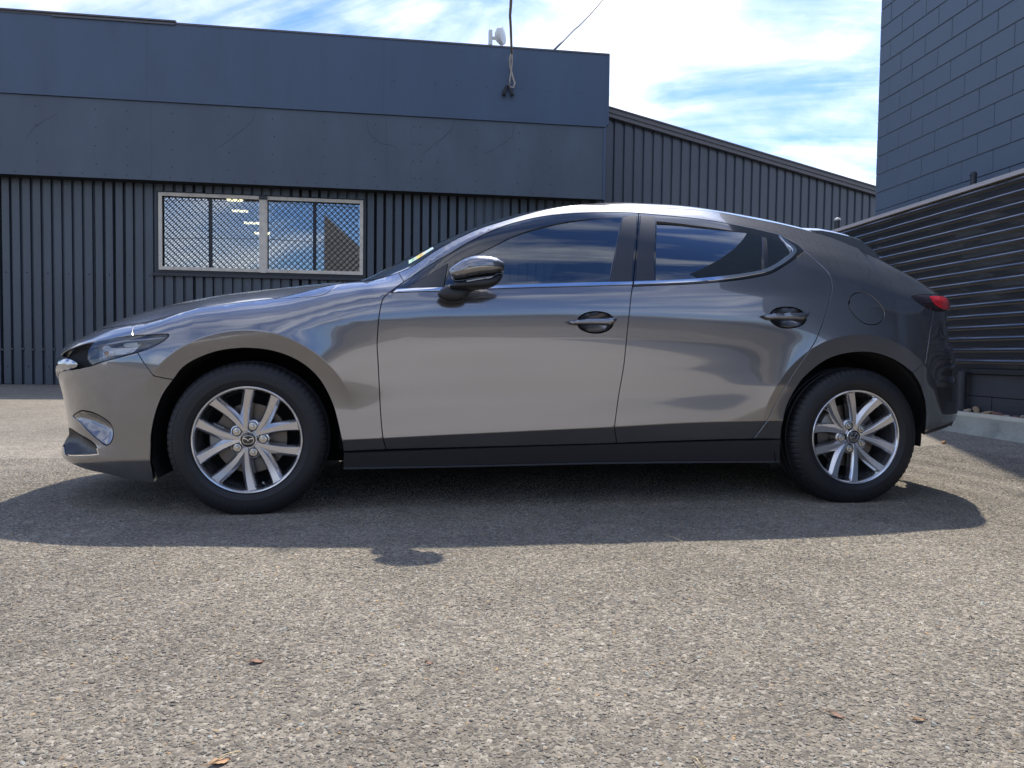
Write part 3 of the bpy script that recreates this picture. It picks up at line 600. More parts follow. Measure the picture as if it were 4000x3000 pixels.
# ---------------------------------------------------------------- block wall building on the right
WY = .07
def side_plane(x0): return Vector((x0, 0, 0)), Vector((-1, WY, 0)).normalized()
def wpx(px, py, x0):
    p, n = side_plane(x0); return at_plane(px, py, p, n)
BX = 5.60; y_c = float(wpx(3430, 400, BX)[1]); zc = [float(wpx(*q, BX)[2]) for q in ((3440, 115), (3436, 190))]
Z_REF = zc[0]
print('block corner', y_c, zc)
DY = Vector((WY, 1, 0)).normalized(); DX = Vector((1, -WY, 0)).normalized()
bb = thing("block_building", "tall slate blue painted concrete block building rising behind the corrugated fence", "building", (BX+WY*y_c, y_c, 0))
def KW(s, d, z):      # s: metres from the corner towards the camera, d: depth into the wall
    p = -DY*s+DX*d; return (p.x, p.y, z)
def block_wall():
    H = .2; Lb = .4; j = .006
    z0 = Z_REF % H
    proto = {}
    rows = [z0+H*k for k in range(8, 29)]
    R = random.Random(5)
    for r, z in enumerate(rows):
        s = 0.0; half = (r % 2 == 1)
        first = Lb/2 if half else Lb
        while s < 4.7:
            ln = first if s == 0 else Lb; key = round(ln, 2)
            if key not in proto:
                bm = bmesh.new(); mb = MB(); mb.box((0, 0, 0), (1, 1, 1))
                me = bpy.data.meshes.new("block"); V = []
                x0, x1, zz0, zz1, b = j/2, ln-j/2, j/2, H-j/2, .005
                V = [KW(x0, b, zz0), KW(x1, b, zz0), KW(x1, b, zz1), KW(x0, b, zz1), KW(x0+b, 0, zz0+b), KW(x1-b, 0, zz0+b), KW(x1-b, 0, zz1-b), KW(x0+b, 0, zz1-b), KW(x0, .05, zz0), KW(x1, .05, zz0), KW(x1, .05, zz1), KW(x0, .05, zz1)]
                Fs = [(4, 5, 6, 7), (0, 1, 5, 4), (1, 2, 6, 5), (2, 3, 7, 6), (3, 0, 4, 7), (0, 8, 9, 1), (1, 9, 10, 2), (2, 10, 11, 3), (3, 11, 8, 0)]
                me.from_pydata(V, [], Fs); me.materials.append(P_BLOCK); b2 = bmesh.new(); b2.from_mesh(me); bmesh.ops.recalc_face_normals(b2, faces=b2.faces); b2.to_mesh(me); b2.free(); proto[key] = me
            q = KW(s, R.uniform(-.0012, .0012), z)
            link("block", proto[key], bb, q)
            s += ln
    mb = MB(); mb.box((0.002, .0085, 0), (9.5, .4, 7.4), KW); mb.box((9.5, .0, 0), (9.6, .4, 7.4), KW)
    mb.build("block_joint_bed", P_MORT, bb)
    mb = MB(); zt = rows[-1]+H
    mb.box((0, 0, zt), (9.5, .008, 7.4), KW); mb.box((4.9, 0, 0), (9.5, .008, zt), KW); mb.box((0, 0, 0), (4.9, .0, rows[0]), KW) if False else None
    mb.build("block_face", P_BLOCK, bb)
    mb = MB(); mb.box((.0, .4, 0), (.3, 7, 7.4), KW); mb.box((9.3, .4, 0), (9.6, 7, 7.4), KW); mb.box((0, .4, 7.2), (9.6, 7, 7.4), KW); mb.build("rear_wall", P_BLOCK, bb)
block_wall()

# ---------------------------------------------------------------- horizontal corrugated fence
M_FENCE = mat("fence_sheet", (.024, .026, .032), .30, var=.08, var_scale=2, spec=.5, coat=.9, coat_rough=.10)
M_CAPL = mat("fence_cap_paint", (.50, .48, .48), .40, var=.05)
FX = 5.35
ftz = float(np.mean([wpx(*q, FX)[2] for q in ((3253, 901), (3435, 850), (4000, 660))])); fbz = float(wpx(3731, 1436, FX)[2])
print('fence', ftz, fbz)
FY0, FY1 = -3.0, 10.3
fence = thing("corrugated_fence", "charcoal fence of horizontal corrugated sheets with pale capping, behind the rear of the car", "fence", (FX+WY*2, 2, 0))
fence_o = Vector(fence.location)
def NW(y, d, z):      # y along, d towards the car park
    p = Vector((FX+WY*y, y, z))-DX*d; return (p.x-fence_o.x, p.y-fence_o.y, p.z)
def build_fence():
    top_, bot = ftz-.03, fbz; n = 16; pitch = (top_-bot)/n
    prof = []
    for k in range(n):
        z = bot+k*pitch
        prof += [(0, z), (0, z+pitch*.40), (.030, z+pitch*.50), (.030, z+pitch*.64), (.024, z+pitch*.74), (0, z+pitch*.985)]
    prof.append((0, top_))
    ys = [FY1-2.4*k for k in range(7)]
    for a, b in zip(ys[1:], ys[:-1]):
        a = max(a, FY0)
        if b <= a: continue
        m = 24; V = []; Fs = []; R = random.Random(int(b*7))
        for i in range(m+1):
            y = a+(b-a)*i/m
            for d, z in prof:
                dent = .0018*math.sin(y*9+z*23)
                if abs(z-(fbz+.23)) < .05 and abs(y-1.75) < .12: dent -= .006
                V.append(NW(y, d+dent+.001*(b > 5), z))
        q = len(prof)
        for i in range(m):
            for j in range(q-1): Fs.append((i*q+j, (i+1)*q+j, (i+1)*q+j+1, i*q+j+1))
        mb = MB(); mb.add(V, Fs); mb.build("corrugated_sheet", M_FENCE, fence)
    mb = MB(); mb.box((FY0, -.035, top_), (FY1, .032, top_+.035), lambda a, b, c: NW(a, b, c)); mb.build("capping", M_CAPL, fence)
    mb = MB(); mb.box((FY0, -.04, fbz-.045), (FY1, .020, fbz-.004), NW); mb.build("bottom_rail", M_FENCE, fence)
    # posts behind the sheets; two round tops stand above the capping
    for px, py, ww in ((3270, 862, 26), (3801, 686, 31)):
        p = wpx(px, py, FX+.09); y = float(p[1]); z = float(p[2]); r = .026 if px > 3500 else .034
        T = lambda x, h, zz, y=y: (lambda b: (b[0]+x, b[1]+h, b[2]+zz))(NW(y, -.09, 0))
        mb = MB(); P0 = NW(y, -.09, .25); P1 = NW(y, -.09, z); mb.tube([P0, P1], r, 16); post = mb.build("post", P_TRIM, fence, smooth=True, sharp=40)
        mb = MB(); mb.tube([NW(y, -.09, z), NW(y, -.09, z+.012), NW(y, -.09, z+.028), NW(y, -.09, z+.034)], [r*1.12, r*1.12, r*.8, r*.2], 16); mb.build("post_cap", mat("pale_cap", (.55, .55, .52), .5) if px < 3500 else P_TRIM, post, smooth=True, sharp=40)
    # round steel post in front, foot on the kerb
    p = wpx(3758, 1540, FX-.05); y = float(p[1])
    mb = MB(); mb.tube([NW(y, .05, .2), NW(y, .05, fbz-.03)], .036, 16); mb.build("post", P_TRIM, fence, smooth=True, sharp=40)
    # low dark block plinth under the sheets: each block a part
    H = (fbz-.05)/3.0
    me = None
    for r in range(3):
        for k in range(int((FY1-FY0)/.8)):
            y = FY0+.8*k+(.4 if r % 2 else 0)
            if y < -1.2: continue
            if me is None:
                mb = MB(); T = lambda a, b, c: tuple(DY*a+DX*b+Vector((0, 0, c))); mb.box((.004, 0, .004), (.796, .16, H-.004), T); o = mb.build("plinth_block", P_BLOCKD, fence, loc=NW(y, -.01, r*H)); me = o.data
            else: link("plinth_block", me, fence, NW(y, -.01, r*H))
    mb = MB(); mb.box((FY0, -.16, 0), (FY1, -.016, fbz-.03), NW); mb.build("plinth_core", P_GAP, fence)
P_BLOCKD = mat("dark_plinth", (.038, .043, .052), .6, bump=.001, bump_scale=120, var=.1)
build_fence()

# ---------------------------------------------------------------- kerb and garden strip
M_KERB = mat("kerb_concrete", (.36, .36, .30), .85, var=.12, var_scale=4, bump=.004, bump_scale=38, dirt=(.20, .22, .18), dirt_amt=.8, dirt_scale=6)
M_KTOP = mat("kerb_top_sunlit", (.50, .47, .36), .8, var=.08, var_scale=6, bump=.002, bump_scale=60)  # lighter and yellower than the face: sunlight put into the top's colour
KX = 5.15
kt0 = wpx(3744, 1596, KX); kt1 = wpx(4000, 1650, KX)
print('kerb top', kt0, kt1)
KZ = float((kt0[2]+kt1[2])/2)
def KB(y, d, z): p = Vector((KX+WY*y, y, z))+DX*d; return (p.x, p.y, z)
def build_kerb():
    ys = np.linspace(-3, 10.2, 200); R = random.Random(2); V = []; Fs = []; m = []
    prof = [(-.06, .03, 0), (-.035, .07, 0), (-.012, .12, 0), (0, KZ-.03, 0), (.006, KZ-.008, 1), (.03, KZ, 1), (.12, KZ-.004, 1), (.13, KZ-.06, 1)]
    for y in ys:
        for i, (d, z, _) in enumerate(prof):
            j = R.uniform(-1, 1)*(.020 if i < 2 else .003); V.append(KB(y, d+j, z+j*.5))
    n = len(prof); mb = MB()
    F1 = [(i*n+j, (i+1)*n+j, (i+1)*n+j+1, i*n+j+1) for i in range(len(ys)-1) for j in range(n-1)]
    mb.add(V, F1); mb.m = [1 if (k % (n-1)) >= 3 else 0 for k in range(len(F1))]
    o = mb.build("kerb", [M_KERB, M_KTOP], smooth=True); o['kind'] = 'structure'
    # dirt strip behind it
    ms = mat("garden_soil", (.10, .085, .07), .95, bump=.01, bump_scale=50, var=.3, var_scale=20)
    mb = MB(); V = []; 
    for y in ys:
        for d in (.12, .18, .24): V.append(KB(y, d, KZ-.03+R.uniform(-.006, .006)))
    mb.add(V, [(i*3+j, (i+1)*3+j, (i+1)*3+j+1, i*3+j+1) for i in range(len(ys)-1) for j in range(2)]); o = mb.build("garden_soil", ms, smooth=True); o['kind'] = 'structure'
build_kerb()
# rocks along the strip
def rock_mesh(name, size, seed, material):
    bm = bmesh.new(); bmesh.ops.create_icosphere(bm, subdivisions=2, radius=1); R = random.Random(seed)
    pl = [Vector((R.gauss(0, 1), R.gauss(0, 1), R.gauss(0, 1))).normalized() for _ in range(9)]
    for v in bm.verts:
        k = min([.72+.12*R.random()*0+.1*((i*37) % 5)/5 for i in range(9) if False] or [1])
        for i, p in enumerate(pl):
            lim = .62+.05*(i % 5)
            t = v.co.dot(p)
            if t > lim: v.co -= p*(t-lim)
        v.co = Vector((v.co.x*size[0], v.co.y*size[1], v.co.z*size[2]))
    me = bpy.data.meshes.new(name); bm.to_mesh(me); bm.free(); me.materials.append(material); me.update(); return me
M_R = [mat("rock_tan", (.33, .23, .13), .85, bump=.004, bump_scale=60, var=.2, var_scale=12), mat("rock_pale", (.36, .29, .21), .85, bump=.004, bump_scale=60, var=.2, var_scale=12), mat("rock_red", (.20, .095, .07), .85, bump=.004, bump_scale=60, var=.2, var_scale=12)]
rocks = [(3781, 1590, 28, 18, 1, "pale pinkish rock next to the black round fence post, on the kerb"), (3812, 1580, 20, 30, 0, "tall upright tan rock on the kerb beside the fence plinth"), (3856, 1594, 50, 16, 0, "long flat tan rock lying on the kerb between two upright rocks"),
         (3896, 1604, 36, 15, 2, "reddish brown rock on the kerb under the fence"), (3935, 1614, 26, 9, 1, "small pale stone sunk in the soil on the kerb"), (3968, 1622, 26, 10, 2, "dark red rock low on the kerb at the right edge"), (3994, 1620, 18, 14, 1, "pinkish white stone at the far right edge on the kerb")]
for i, (px, py, w, h, mi, lab) in enumerate(rocks):
    q = wpx(px, py+h*.5, KX+.17); sc = np.dot(q-CAM, AX_F)/F_PX
    o = link("rock", rock_mesh("rock", (w*sc*.62, w*sc*.66, h*sc*.72), 20+i, M_R[mi]), None, (q[0], q[1], KZ-.02+h*sc*.45)); o.rotation_euler = (0, (.5 if i == 1 else .15), i*1.3); tag(o, lab, "rock", "rocks along the kerb")

# ---------------------------------------------------------------- aerials and cables on the roof line
M_WHITE = mat("radome_white", (.72, .73, .70), .5)
def antenna():
    d = .0; c = at_plane(1950, 145, F0+FN*.02, FN); c = Vector(c)
    t = thing("dish_antenna", "small white drum shaped dish antenna on the workshop parapet", "antenna", (c.x, c.y, ZTOP))
    h = c.z-ZTOP; ax = Vector((.86, -.5, .05)).normalized(); u = ax.orthogonal().normalized(); v = ax.cross(u)
    T = lambda x, y, z: tuple(Vector((0.02, 0, h+.02))+ax*y+u*x+v*z)
    mb = MB(); mb.lathe([(0, .075), (.10, .075), (.165, .062), (.172, .045), (.172, -.015), (.15, -.035), (.10, -.08), (.05, -.10), (0, -.10)], 40, T); mb.build("radome", M_WHITE, t, smooth=True, sharp=35)
    T2 = lambda x, y, z: tuple(Vector((-.17, .0, h-.03))+Vector((x, y, z)))
    mb = MB(); mb.box((-.045, -.05, -.15), (.03, .05, .15), T2); mb.box((.03, -.02, -.03), (.13, .02, .03), T2); o = mb.build("radio_box", M_WHITE, t)
    bv = o.modifiers.new("b", 'BEVEL'); bv.width = .012; bv.segments = 2
    mb = MB(); mb.tube([(-.17, .0, h-.17), (-.17, 0, -.02)], .028, 10); mb.build("mast", M_WHITE, t, smooth=True, sharp=40)
    mb = MB(); mb.tube([(.05, 0, h-.14), (.05, 0, -.02)], .03, 10); mb.build("bracket", M_WHITE, t, smooth=True, sharp=40)
antenna()
M_CABLE = mat("cable_cream", (.42, .38, .33), .7); M_CABLE2 = mat("cable_grey", (.12, .12, .125), .7); M_BLK = mat("black_rubber_boot", (.012, .013, .016), .5)
def cables():
    A = lambda px, py, d: Vector(at_plane(px, py, F0+FN*d, FN))
    base = A(1990, 345, FA+.05)
    t = thing("service_cable", "cream twin service cable dropping to a black weather boot on the fascia", "cable", tuple(base))
    def path(pts): return [tuple(A(x, y, d)-base) for x, y, d in pts]
    # upper bundle leaves the picture towards the street side
    up = [(1997, 210, FA+.25), (1995, 165, FA+.6), (1993, 110, FA+1.2), (1990, 60, FA+2.0), (1993, 15, FA+3.0), (1995, -60, FA+4.2), (2002, -300, FA+7), (2010, -700, FA+9.5)]
    mb = MB(); mb.tube(path(up), .013, 8); mb.tube([tuple(Vector(p)+Vector((.022, 0, .0))) for p in path(up)], .012, 8); mb.build("cable_bundle", M_CABLE, t, smooth=True)
    mb = MB(); mb.tube(path([(1997, 210, FA+.25), (1991, 232, FA+.18), (1993, 262, FA+.12), (2003, 300, FA+.1), (2011, 325, FA+.09), (2006, 343, FA+.08), (1994, 340, FA+.07), (1984, 332, FA+.06), (1980, 336, FA+.04)]), .0165, 8); mb.build("conductor", M_CABLE, t, smooth=True)
    mb = MB(); mb.tube(path([(1999, 210, FA+.25), (2001, 240, FA+.17), (1998, 270, FA+.12), (1994, 296, FA+.1), (1991, 315, FA+.09), (1993, 328, FA+.07)]), .013, 8); mb.build("conductor", M_CABLE, t, smooth=True)
    mb = MB(); mb.tube(path([(1983, 334, FA+.06), (1975, 345, FA+.09), (1969, 360, FA+.1), (1969, 375, FA+.09)]), [.022, .03, .034, .036], 10); mb.tube(path([(1984, 334, FA+.06), (1992, 348, FA+.09), (1999, 362, FA+.1), (2001, 376, FA+.09)]), [.022, .03, .032, .034], 10); mb.build("weather_boot", M_BLK, t, smooth=True)
    b = A(2164, 194, -1.2)
    t2 = thing("overhead_wire", "thin grey overhead wire rising from the parapet toward the upper right", "wire", tuple(b))
    P = [(2164, 196, -1.2), (2200, 160, -2), (2240, 118, -3), (2262, 100, -3.6), (2300, 62, -4.6), (2330, 28, -5.6), (2354, 0, -6.4), (2410, -70, -8.5), (2600, -330, -16)]
    mb = MB(); mb.tube([tuple(A(x, y, d)-b) for x, y, d in P], .022, 8); mb.build("wire_strand", M_CABLE2, t2, smooth=True)
cables()

# ---------------------------------------------------------------- across the street behind the camera: seen only in reflections
def street_side():
    mw = mat("far_wall", (.16, .15, .14), .8, var=.2, var_scale=.3); mr = mat("far_roof", (.10, .085, .075), .8)
    t = thing("far_warehouse", "low brown warehouse across the street behind the camera", "building", (2, -34, 0))
    mb = MB(); mb.box((-60, -5, 0), (70, 5, 2.6)); mb.build("wall", mw, t)
    mb = MB(); mb.add([(-60.5, -5.5, 2.6), (70.5, -5.5, 2.6), (70.5, 5.5, 2.6), (-60.5, 5.5, 2.6), (-60.5, 0, 3.8), (70.5, 0, 3.8)], [(0, 1, 5, 4), (3, 4, 5, 2), (0, 4, 3), (1, 2, 5), (0, 3, 2, 1)]); mb.build("roof", mr, t)
    p = thing("power_pole", "tall grey power pole across the street behind the camera", "pole", (-8.3, -20, 0))
    mb = MB(); mb.tube([(0, 0, 0), (0, 0, 11)], [.19, .13], 12); mb.build("shaft", mr, p, smooth=True)
    mb = MB(); mb.box((-1.1, -.06, 9.6), (1.1, .06, 9.75)); mb.build("crossarm", mr, p)
    for k, (z, y) in enumerate(((9.8, -1.0), (9.8, 0), (9.8, 1.0), (7.4, 0))):
        mb = MB(); mb.tube([(-30, y, z+.5), (-15, y, z-.45), (0, y, z), (15, y, z-.5), (30, y, z+.3)], .02, 5); mb.build("line_wire", M_CABLE2, p)
    # neighbouring gable on the right, seen in the workshop window
    g = thing("gable_house", "tall narrow brown gabled building across the street behind the camera", "house", (-4.6, -21, 0))
    mb = MB(); mb.add([(0, -2, 0), (2.6, -2, 0), (2.6, 2, 0), (0, 2, 0), (0, -2, 6.4), (2.6, -2, 6.4), (2.6, 2, 6.4), (0, 2, 6.4), (0, -2, 8.8), (0, 2, 8.8)], [(0, 1, 5, 4), (3, 7, 6, 2), (1, 2, 6, 5), (0, 4, 7, 3), (4, 8, 9, 7), (4, 5, 8), (7, 9, 6), (8, 5, 6, 9)]); mb.build("wall", mw, g)
street_side()
def apron():
    m = mat("pale_concrete", (.50, .47, .41), .85, var=.08, var_scale=.8, bump=.001, bump_scale=40)
    P = [(.15, -4.2), (.8, -3.7), (2.4, -3.45), (6.8, -3.6), (9.0, -12), (-3.0, -12), (-2.2, -8.2), (-.6, -6.6)]  # out of view; near edge pulled in to brighten the door's reflection
    mb = MB(); mb.prism(P, -.03, .006, lambda a, b, c: (a, b, c+.0+float(ground_h(a, b)))); o = mb.build("concrete_driveway", m); o['kind'] = 'structure'
apron()

# ---------------------------------------------------------------- litter on the asphalt
def litter():
    ml = [mat("dry_leaf_brown", (.26, .14, .09), .7, var=.25, var_scale=60), mat("dry_leaf_orange", (.42, .25, .13), .7, var=.25, var_scale=60), mat("dry_straw", (.55, .44, .24), .7), mat("orange_pebble", (.50, .27, .10), .7, bump=.001, bump_scale=200)]
    def leaf(px, py, ln, wd, rot, m, lab):
        q = at_z(px, py, 0); R = random.Random(int(px)); V = []; n = 9
        for i in range(n):
            t = i/(n-1); w = wd*math.sin(math.pi*min(1, t*1.02+.02))**.7*(1+R.uniform(-.18, .18))
            for j in (-1, -.5, 0, .5, 1): V.append(((t-.5)*ln, j*w/2, .003+.0022*abs(j)**1.5*(1+.6*math.sin(7*t))+.001*math.sin(5*t)))
        Fs = [(i*5+j, (i+1)*5+j, (i+1)*5+j+1, i*5+j+1) for i in range(n-1) for j in range(4)]
        mb = MB(); mb.add(V, Fs); mb.tube([(-.5*ln, 0, .005), (-.5*ln-.012, .002, .007)], .0006, 5)
        o = mb.build("leaf", m, None, smooth=True); o.location = (q[0], q[1], float(ground_h(q[0], q[1]))); o.rotation_euler = (0, 0, rot); tag(o, lab, "leaf", "dry leaves on the asphalt")
    leaf(1004, 2590, .030, .016, .1, ml[0], "small brown dry leaf on the asphalt left of centre")
    leaf(858, 2984, .035, .020, .5, ml[1], "orange and cream dry leaf at the bottom edge of the picture")
    leaf(1675, 2596, .020, .010, -.3, ml[0], "small rusty leaf on the asphalt near the middle of the picture")
    leaf(3266, 2800, .032, .012, -.9, ml[0], "rust coloured leaf fragment low on the right")
    leaf(3590, 2818, .026, .011, .0, ml[1], "orange leaf fragment low at the right of the picture")
    def straw(a, b, lab):
        p, q = at_z(*a, .004), at_z(*b, .006); c = (p+q)/2; mb = MB(); mb.tube([tuple(p-c), tuple(np.array((0, .003, .004))), tuple(q-c)], .0011, 6); o = mb.build("straw", ml[2], None, smooth=True); o.location = (c[0], c[1], c[2]+float(ground_h(c[0], c[1]))); tag(o, lab, "straw", "dry straws on the asphalt")
    straw((822, 2985), (936, 2934), "dry straw beside the leaf at the bottom edge")
    straw((2594, 2089), (2668, 2116), "dry straw at the edge of the car's shadow")
    straw((2786, 2339), (2861, 2344), "short dry straw on the sunlit asphalt right of centre")
    straw((2702, 2955), (2745, 2998), "dry straw at the bottom edge right of centre")
    q = at_z(3687, 1752, .012); o = link("pebble", rock_mesh("pebble", (.020, .016, .014), 77, ml[3]), None, (q[0], q[1], .012+float(ground_h(q[0], q[1])))); tag(o, "small orange pebble on the asphalt behind the rear bumper", "pebble")
litter()
# ================================================================ the car
M_PAINT = bpy.data.materials.new("grey_metallic_paint"); M_PAINT.use_nodes = True
def paint():
    nt = M_PAINT.node_tree; b = nt.nodes['Principled BSDF']; N = nt.nodes.new; L = nt.links.new
    b.inputs['Base Color'].default_value = (.135, .133, .136, 1); b.inputs['Metallic'].default_value = .97; b.inputs['Roughness'].default_value = .17
    b.inputs['Coat Weight'].default_value = 1.0; b.inputs['Coat Roughness'].default_value = .012; b.inputs['Coat IOR'].default_value = 1.8
    tc = N('ShaderNodeTexCoord'); v = N('ShaderNodeTexVoronoi'); v.inputs['Scale'].default_value = 1400; L(tc.outputs['Object'], v.inputs['Vector'])
    s = N('ShaderNodeSeparateColor'); L(v.outputs['Color'], s.inputs[0])
    r = N('ShaderNodeMapRange'); L(s.outputs[0], r.inputs[0]); r.inputs[3].default_value = .78; r.inputs[4].default_value = 1.25
    x = N('ShaderNodeMix'); x.data_type = 'RGBA'; x.blend_type = 'MULTIPLY'; x.inputs[0].default_value = 1; x.inputs[6].default_value = (.165, .165, .178, 1); L(r.outputs[0], x.inputs[7]); L(x.outputs[2], b.inputs['Base Color'])
    # a second, broad lobe: the flakes that glitter in direct sun
    b2 = N('ShaderNodeBsdfPrincipled'); b2.inputs['Base Color'].default_value = (.34, .328, .322, 1); b2.inputs['Metallic'].default_value = 1; b2.inputs['Roughness'].default_value = .46
    b2.inputs['Coat Weight'].default_value = 1; b2.inputs['Coat Roughness'].default_value = .012; b2.inputs['Coat IOR'].default_value = 1.8
    ms = N('ShaderNodeMixShader'); ms.inputs[0].default_value = .25; L(b.outputs[0], ms.inputs[1]); L(b2.outputs[0], ms.inputs[2]); L(ms.outputs[0], nt.nodes['Material Output'].inputs[0])
paint()
M_GLOSSBLK = mat("gloss_black", (.012, .013, .016), .12, coat=1.0, coat_rough=.03)
M_SATIN = mat("satin_black_trim", (.022, .024, .030), .30, coat=.3, coat_rough=.25)
M_PLASTIC = mat("black_plastic", (.016, .017, .020), .48, bump=.0002, bump_scale=900)
M_RUBBER = mat("tyre_rubber", (.010, .0105, .013), .58, bump=.0003, bump_scale=300, var=.15, var_scale=30)
M_LETTER = mat("tyre_lettering", (.022, .023, .026), .5)
M_CHROME = mat("chrome", (.82, .83, .85), .07, metal=1.0)
M_ALLOY = mat("silver_alloy", (.62, .62, .64), .19, metal=.90, coat=.8, coat_rough=.06)
M_ALLOYD = mat("alloy_barrel", (.36, .37, .39), .30, metal=.85)
M_DISC = mat("brake_disc_steel", (.16, .145, .13), .42, metal=.9, bump=.0003, bump_scale=500)
M_CALIP = mat("caliper_cast", (.30, .31, .30), .55, metal=.7, bump=.001, bump_scale=120)
M_LINER = mat("arch_liner", (.006, .006, .007), .95)
M_UNDER = mat("underbody", (.006, .006, .007), .95)
M_INT = mat("interior_black", (.014, .015, .018), .75); M_SEAT = mat("seat_fabric", (.045, .044, .046), .8, bump=.001, bump_scale=400)
M_RED = mat("tail_lamp_red", (.62, .012, .02), .10, coat=1, emit=(.8, .01, .02), emit_s=.0)
M_SMOKE = mat("smoked_lens", (.018, .008, .010), .06, coat=1)
M_REFL = mat("lamp_reflector", (.90, .90, .92), .22, metal=.25, coat=.8); M_LAMPB = mat("lamp_bezel", (.16, .165, .185), .22, metal=.4, coat=.6); M_CHROMED = mat("dark_chrome", (.42, .44, .48), .10, metal=1.0)
M_AMBER = mat("amber_bulb", (.75, .33, .10), .25, coat=.5)
G_SIDE = glass_mat("tinted_glass", (.17, .21, .22), .0, 2.2); G_FRONT = glass_mat("front_door_tint", (.40, .46, .46), .0, 2.0); G_SCREEN = glass_mat("screen_glass", (.50, .60, .58), .0, 1.0)
G_LENS = glass_mat("headlamp_lens", (.94, .96, .97), .0, .75)
CX = 1.36
car = thing("hatchback_car", "dark grey metallic five-door hatchback with silver ten-spoke alloy wheels, parked on the gravelly asphalt", "car", (CX, 0, 0))
def cl(o):      # body meshes are modelled round the front axle
    o.location = (-CX, 0, 0); return o

# ---- outline helpers -------------------------------------------------------------------------------
_icache = {}
def uz(p):
    k = (round(p[0], 1), round(p[1], 1))
    if k not in _icache: _icache[k] = inv(*p)[:2]
    return _icache[k]
def catmull(pts, step=.010):
    P = [np.array(p, float) for p in pts]
    if len(P) < 3:
        n = max(1, int(np.linalg.norm(P[1]-P[0])/step)); return [P[0]+(P[1]-P[0])*i/n for i in range(n+1)]
    Q = [2*P[0]-P[1]]+P+[2*P[-1]-P[-2]]; out = []
    for i in range(1, len(Q)-2):
        p0, p1, p2, p3 = Q[i-1:i+3]; l = np.linalg.norm(p2-p1); n = max(1, int(round(l/step)))
        t0 = 0; t1 = t0+max(np.linalg.norm(p1-p0), 1e-6)**.5; t2 = t1+max(l, 1e-6)**.5; t3 = t2+max(np.linalg.norm(p3-p2), 1e-6)**.5
        for k in range(n):
            t = t1+(t2-t1)*k/n
            a1 = (t1-t)/(t1-t0)*p0+(t-t0)/(t1-t0)*p1; a2 = (t2-t)/(t2-t1)*p1+(t-t1)/(t2-t1)*p2; a3 = (t3-t)/(t3-t2)*p2+(t-t2)/(t3-t2)*p3
            b1 = (t2-t)/(t2-t0)*a1+(t-t0)/(t2-t0)*a2; b2 = (t3-t)/(t3-t1)*a2+(t-t1)/(t3-t1)*a3
            out.append((t2-t)/(t2-t1)*b1+(t-t1)/(t2-t1)*b2)
    out.append(P[-1]); return out
def px(*pts): return catmull([uz(p) for p in pts])
def pu(*pts): return catmull(pts)
def pt(u0, u1, dz=0.0):     # along the rail (top edge of the side)
    n = max(2, int(abs(u1-u0)/.012)); return [np.array((u, float(rail_z(u))+dz)) for u in np.linspace(u0, u1, n)]
def chain(*segs):
    out = []
    for s in segs:
        for p in s:
            if not out or np.linalg.norm(np.array(p)-out[-1]) > 2e-3: out.append(np.array(p, float))
    if np.linalg.norm(out[0]-out[-1]) < 2e-3: out.pop()
    return np.array(out)
def rev(s): return list(s)[::-1]
def area(P): x, y = P[:, 0], P[:, 1]; return .5*np.sum(x*np.roll(y, -1)-np.roll(x, -1)*y)
def offset(P, g):
    """positive g shrinks a ccw loop"""
    a = np.roll(P, 1, 0); b = np.roll(P, -1, 0); d1 = P-a; d2 = b-P
    d1 /= np.maximum(np.linalg.norm(d1, axis=1), 1e-9)[:, None]; d2 /= np.maximum(np.linalg.norm(d2, axis=1), 1e-9)[:, None]
    n1 = np.c_[-d1[:, 1], d1[:, 0]]; n2 = np.c_[-d2[:, 1], d2[:, 0]]; n = n1+n2; l = np.linalg.norm(n, axis=1); n /= np.maximum(l, 1e-6)[:, None]
    k = 1/np.maximum(l/2, .5)
    return P+n*(g*k)[:, None]
def inside(P, q):
    x, y = q[:, 0], q[:, 1]; c = np.zeros(len(q), bool)
    for (x1, y1), (x2, y2) in zip(P, np.roll(P, -1, 0)):
        m = ((y1 > y) != (y2 > y)); xx = (x2-x1)*(y-y1)/(y2-y1 if y2 != y1 else 1e-12)+x1; c ^= m & (x < xx)
    return c
def seg_dist(P, q):
    d = np.full(len(q), 9.0)
    for a, b in zip(P, np.roll(P, -1, 0)):
        ab = b-a; t = np.clip(((q-a)@ab)/max(ab@ab, 1e-12), 0, 1); d = np.minimum(d, np.linalg.norm(q-a-t[:, None]*ab, axis=1))
    return d
CREASES = []
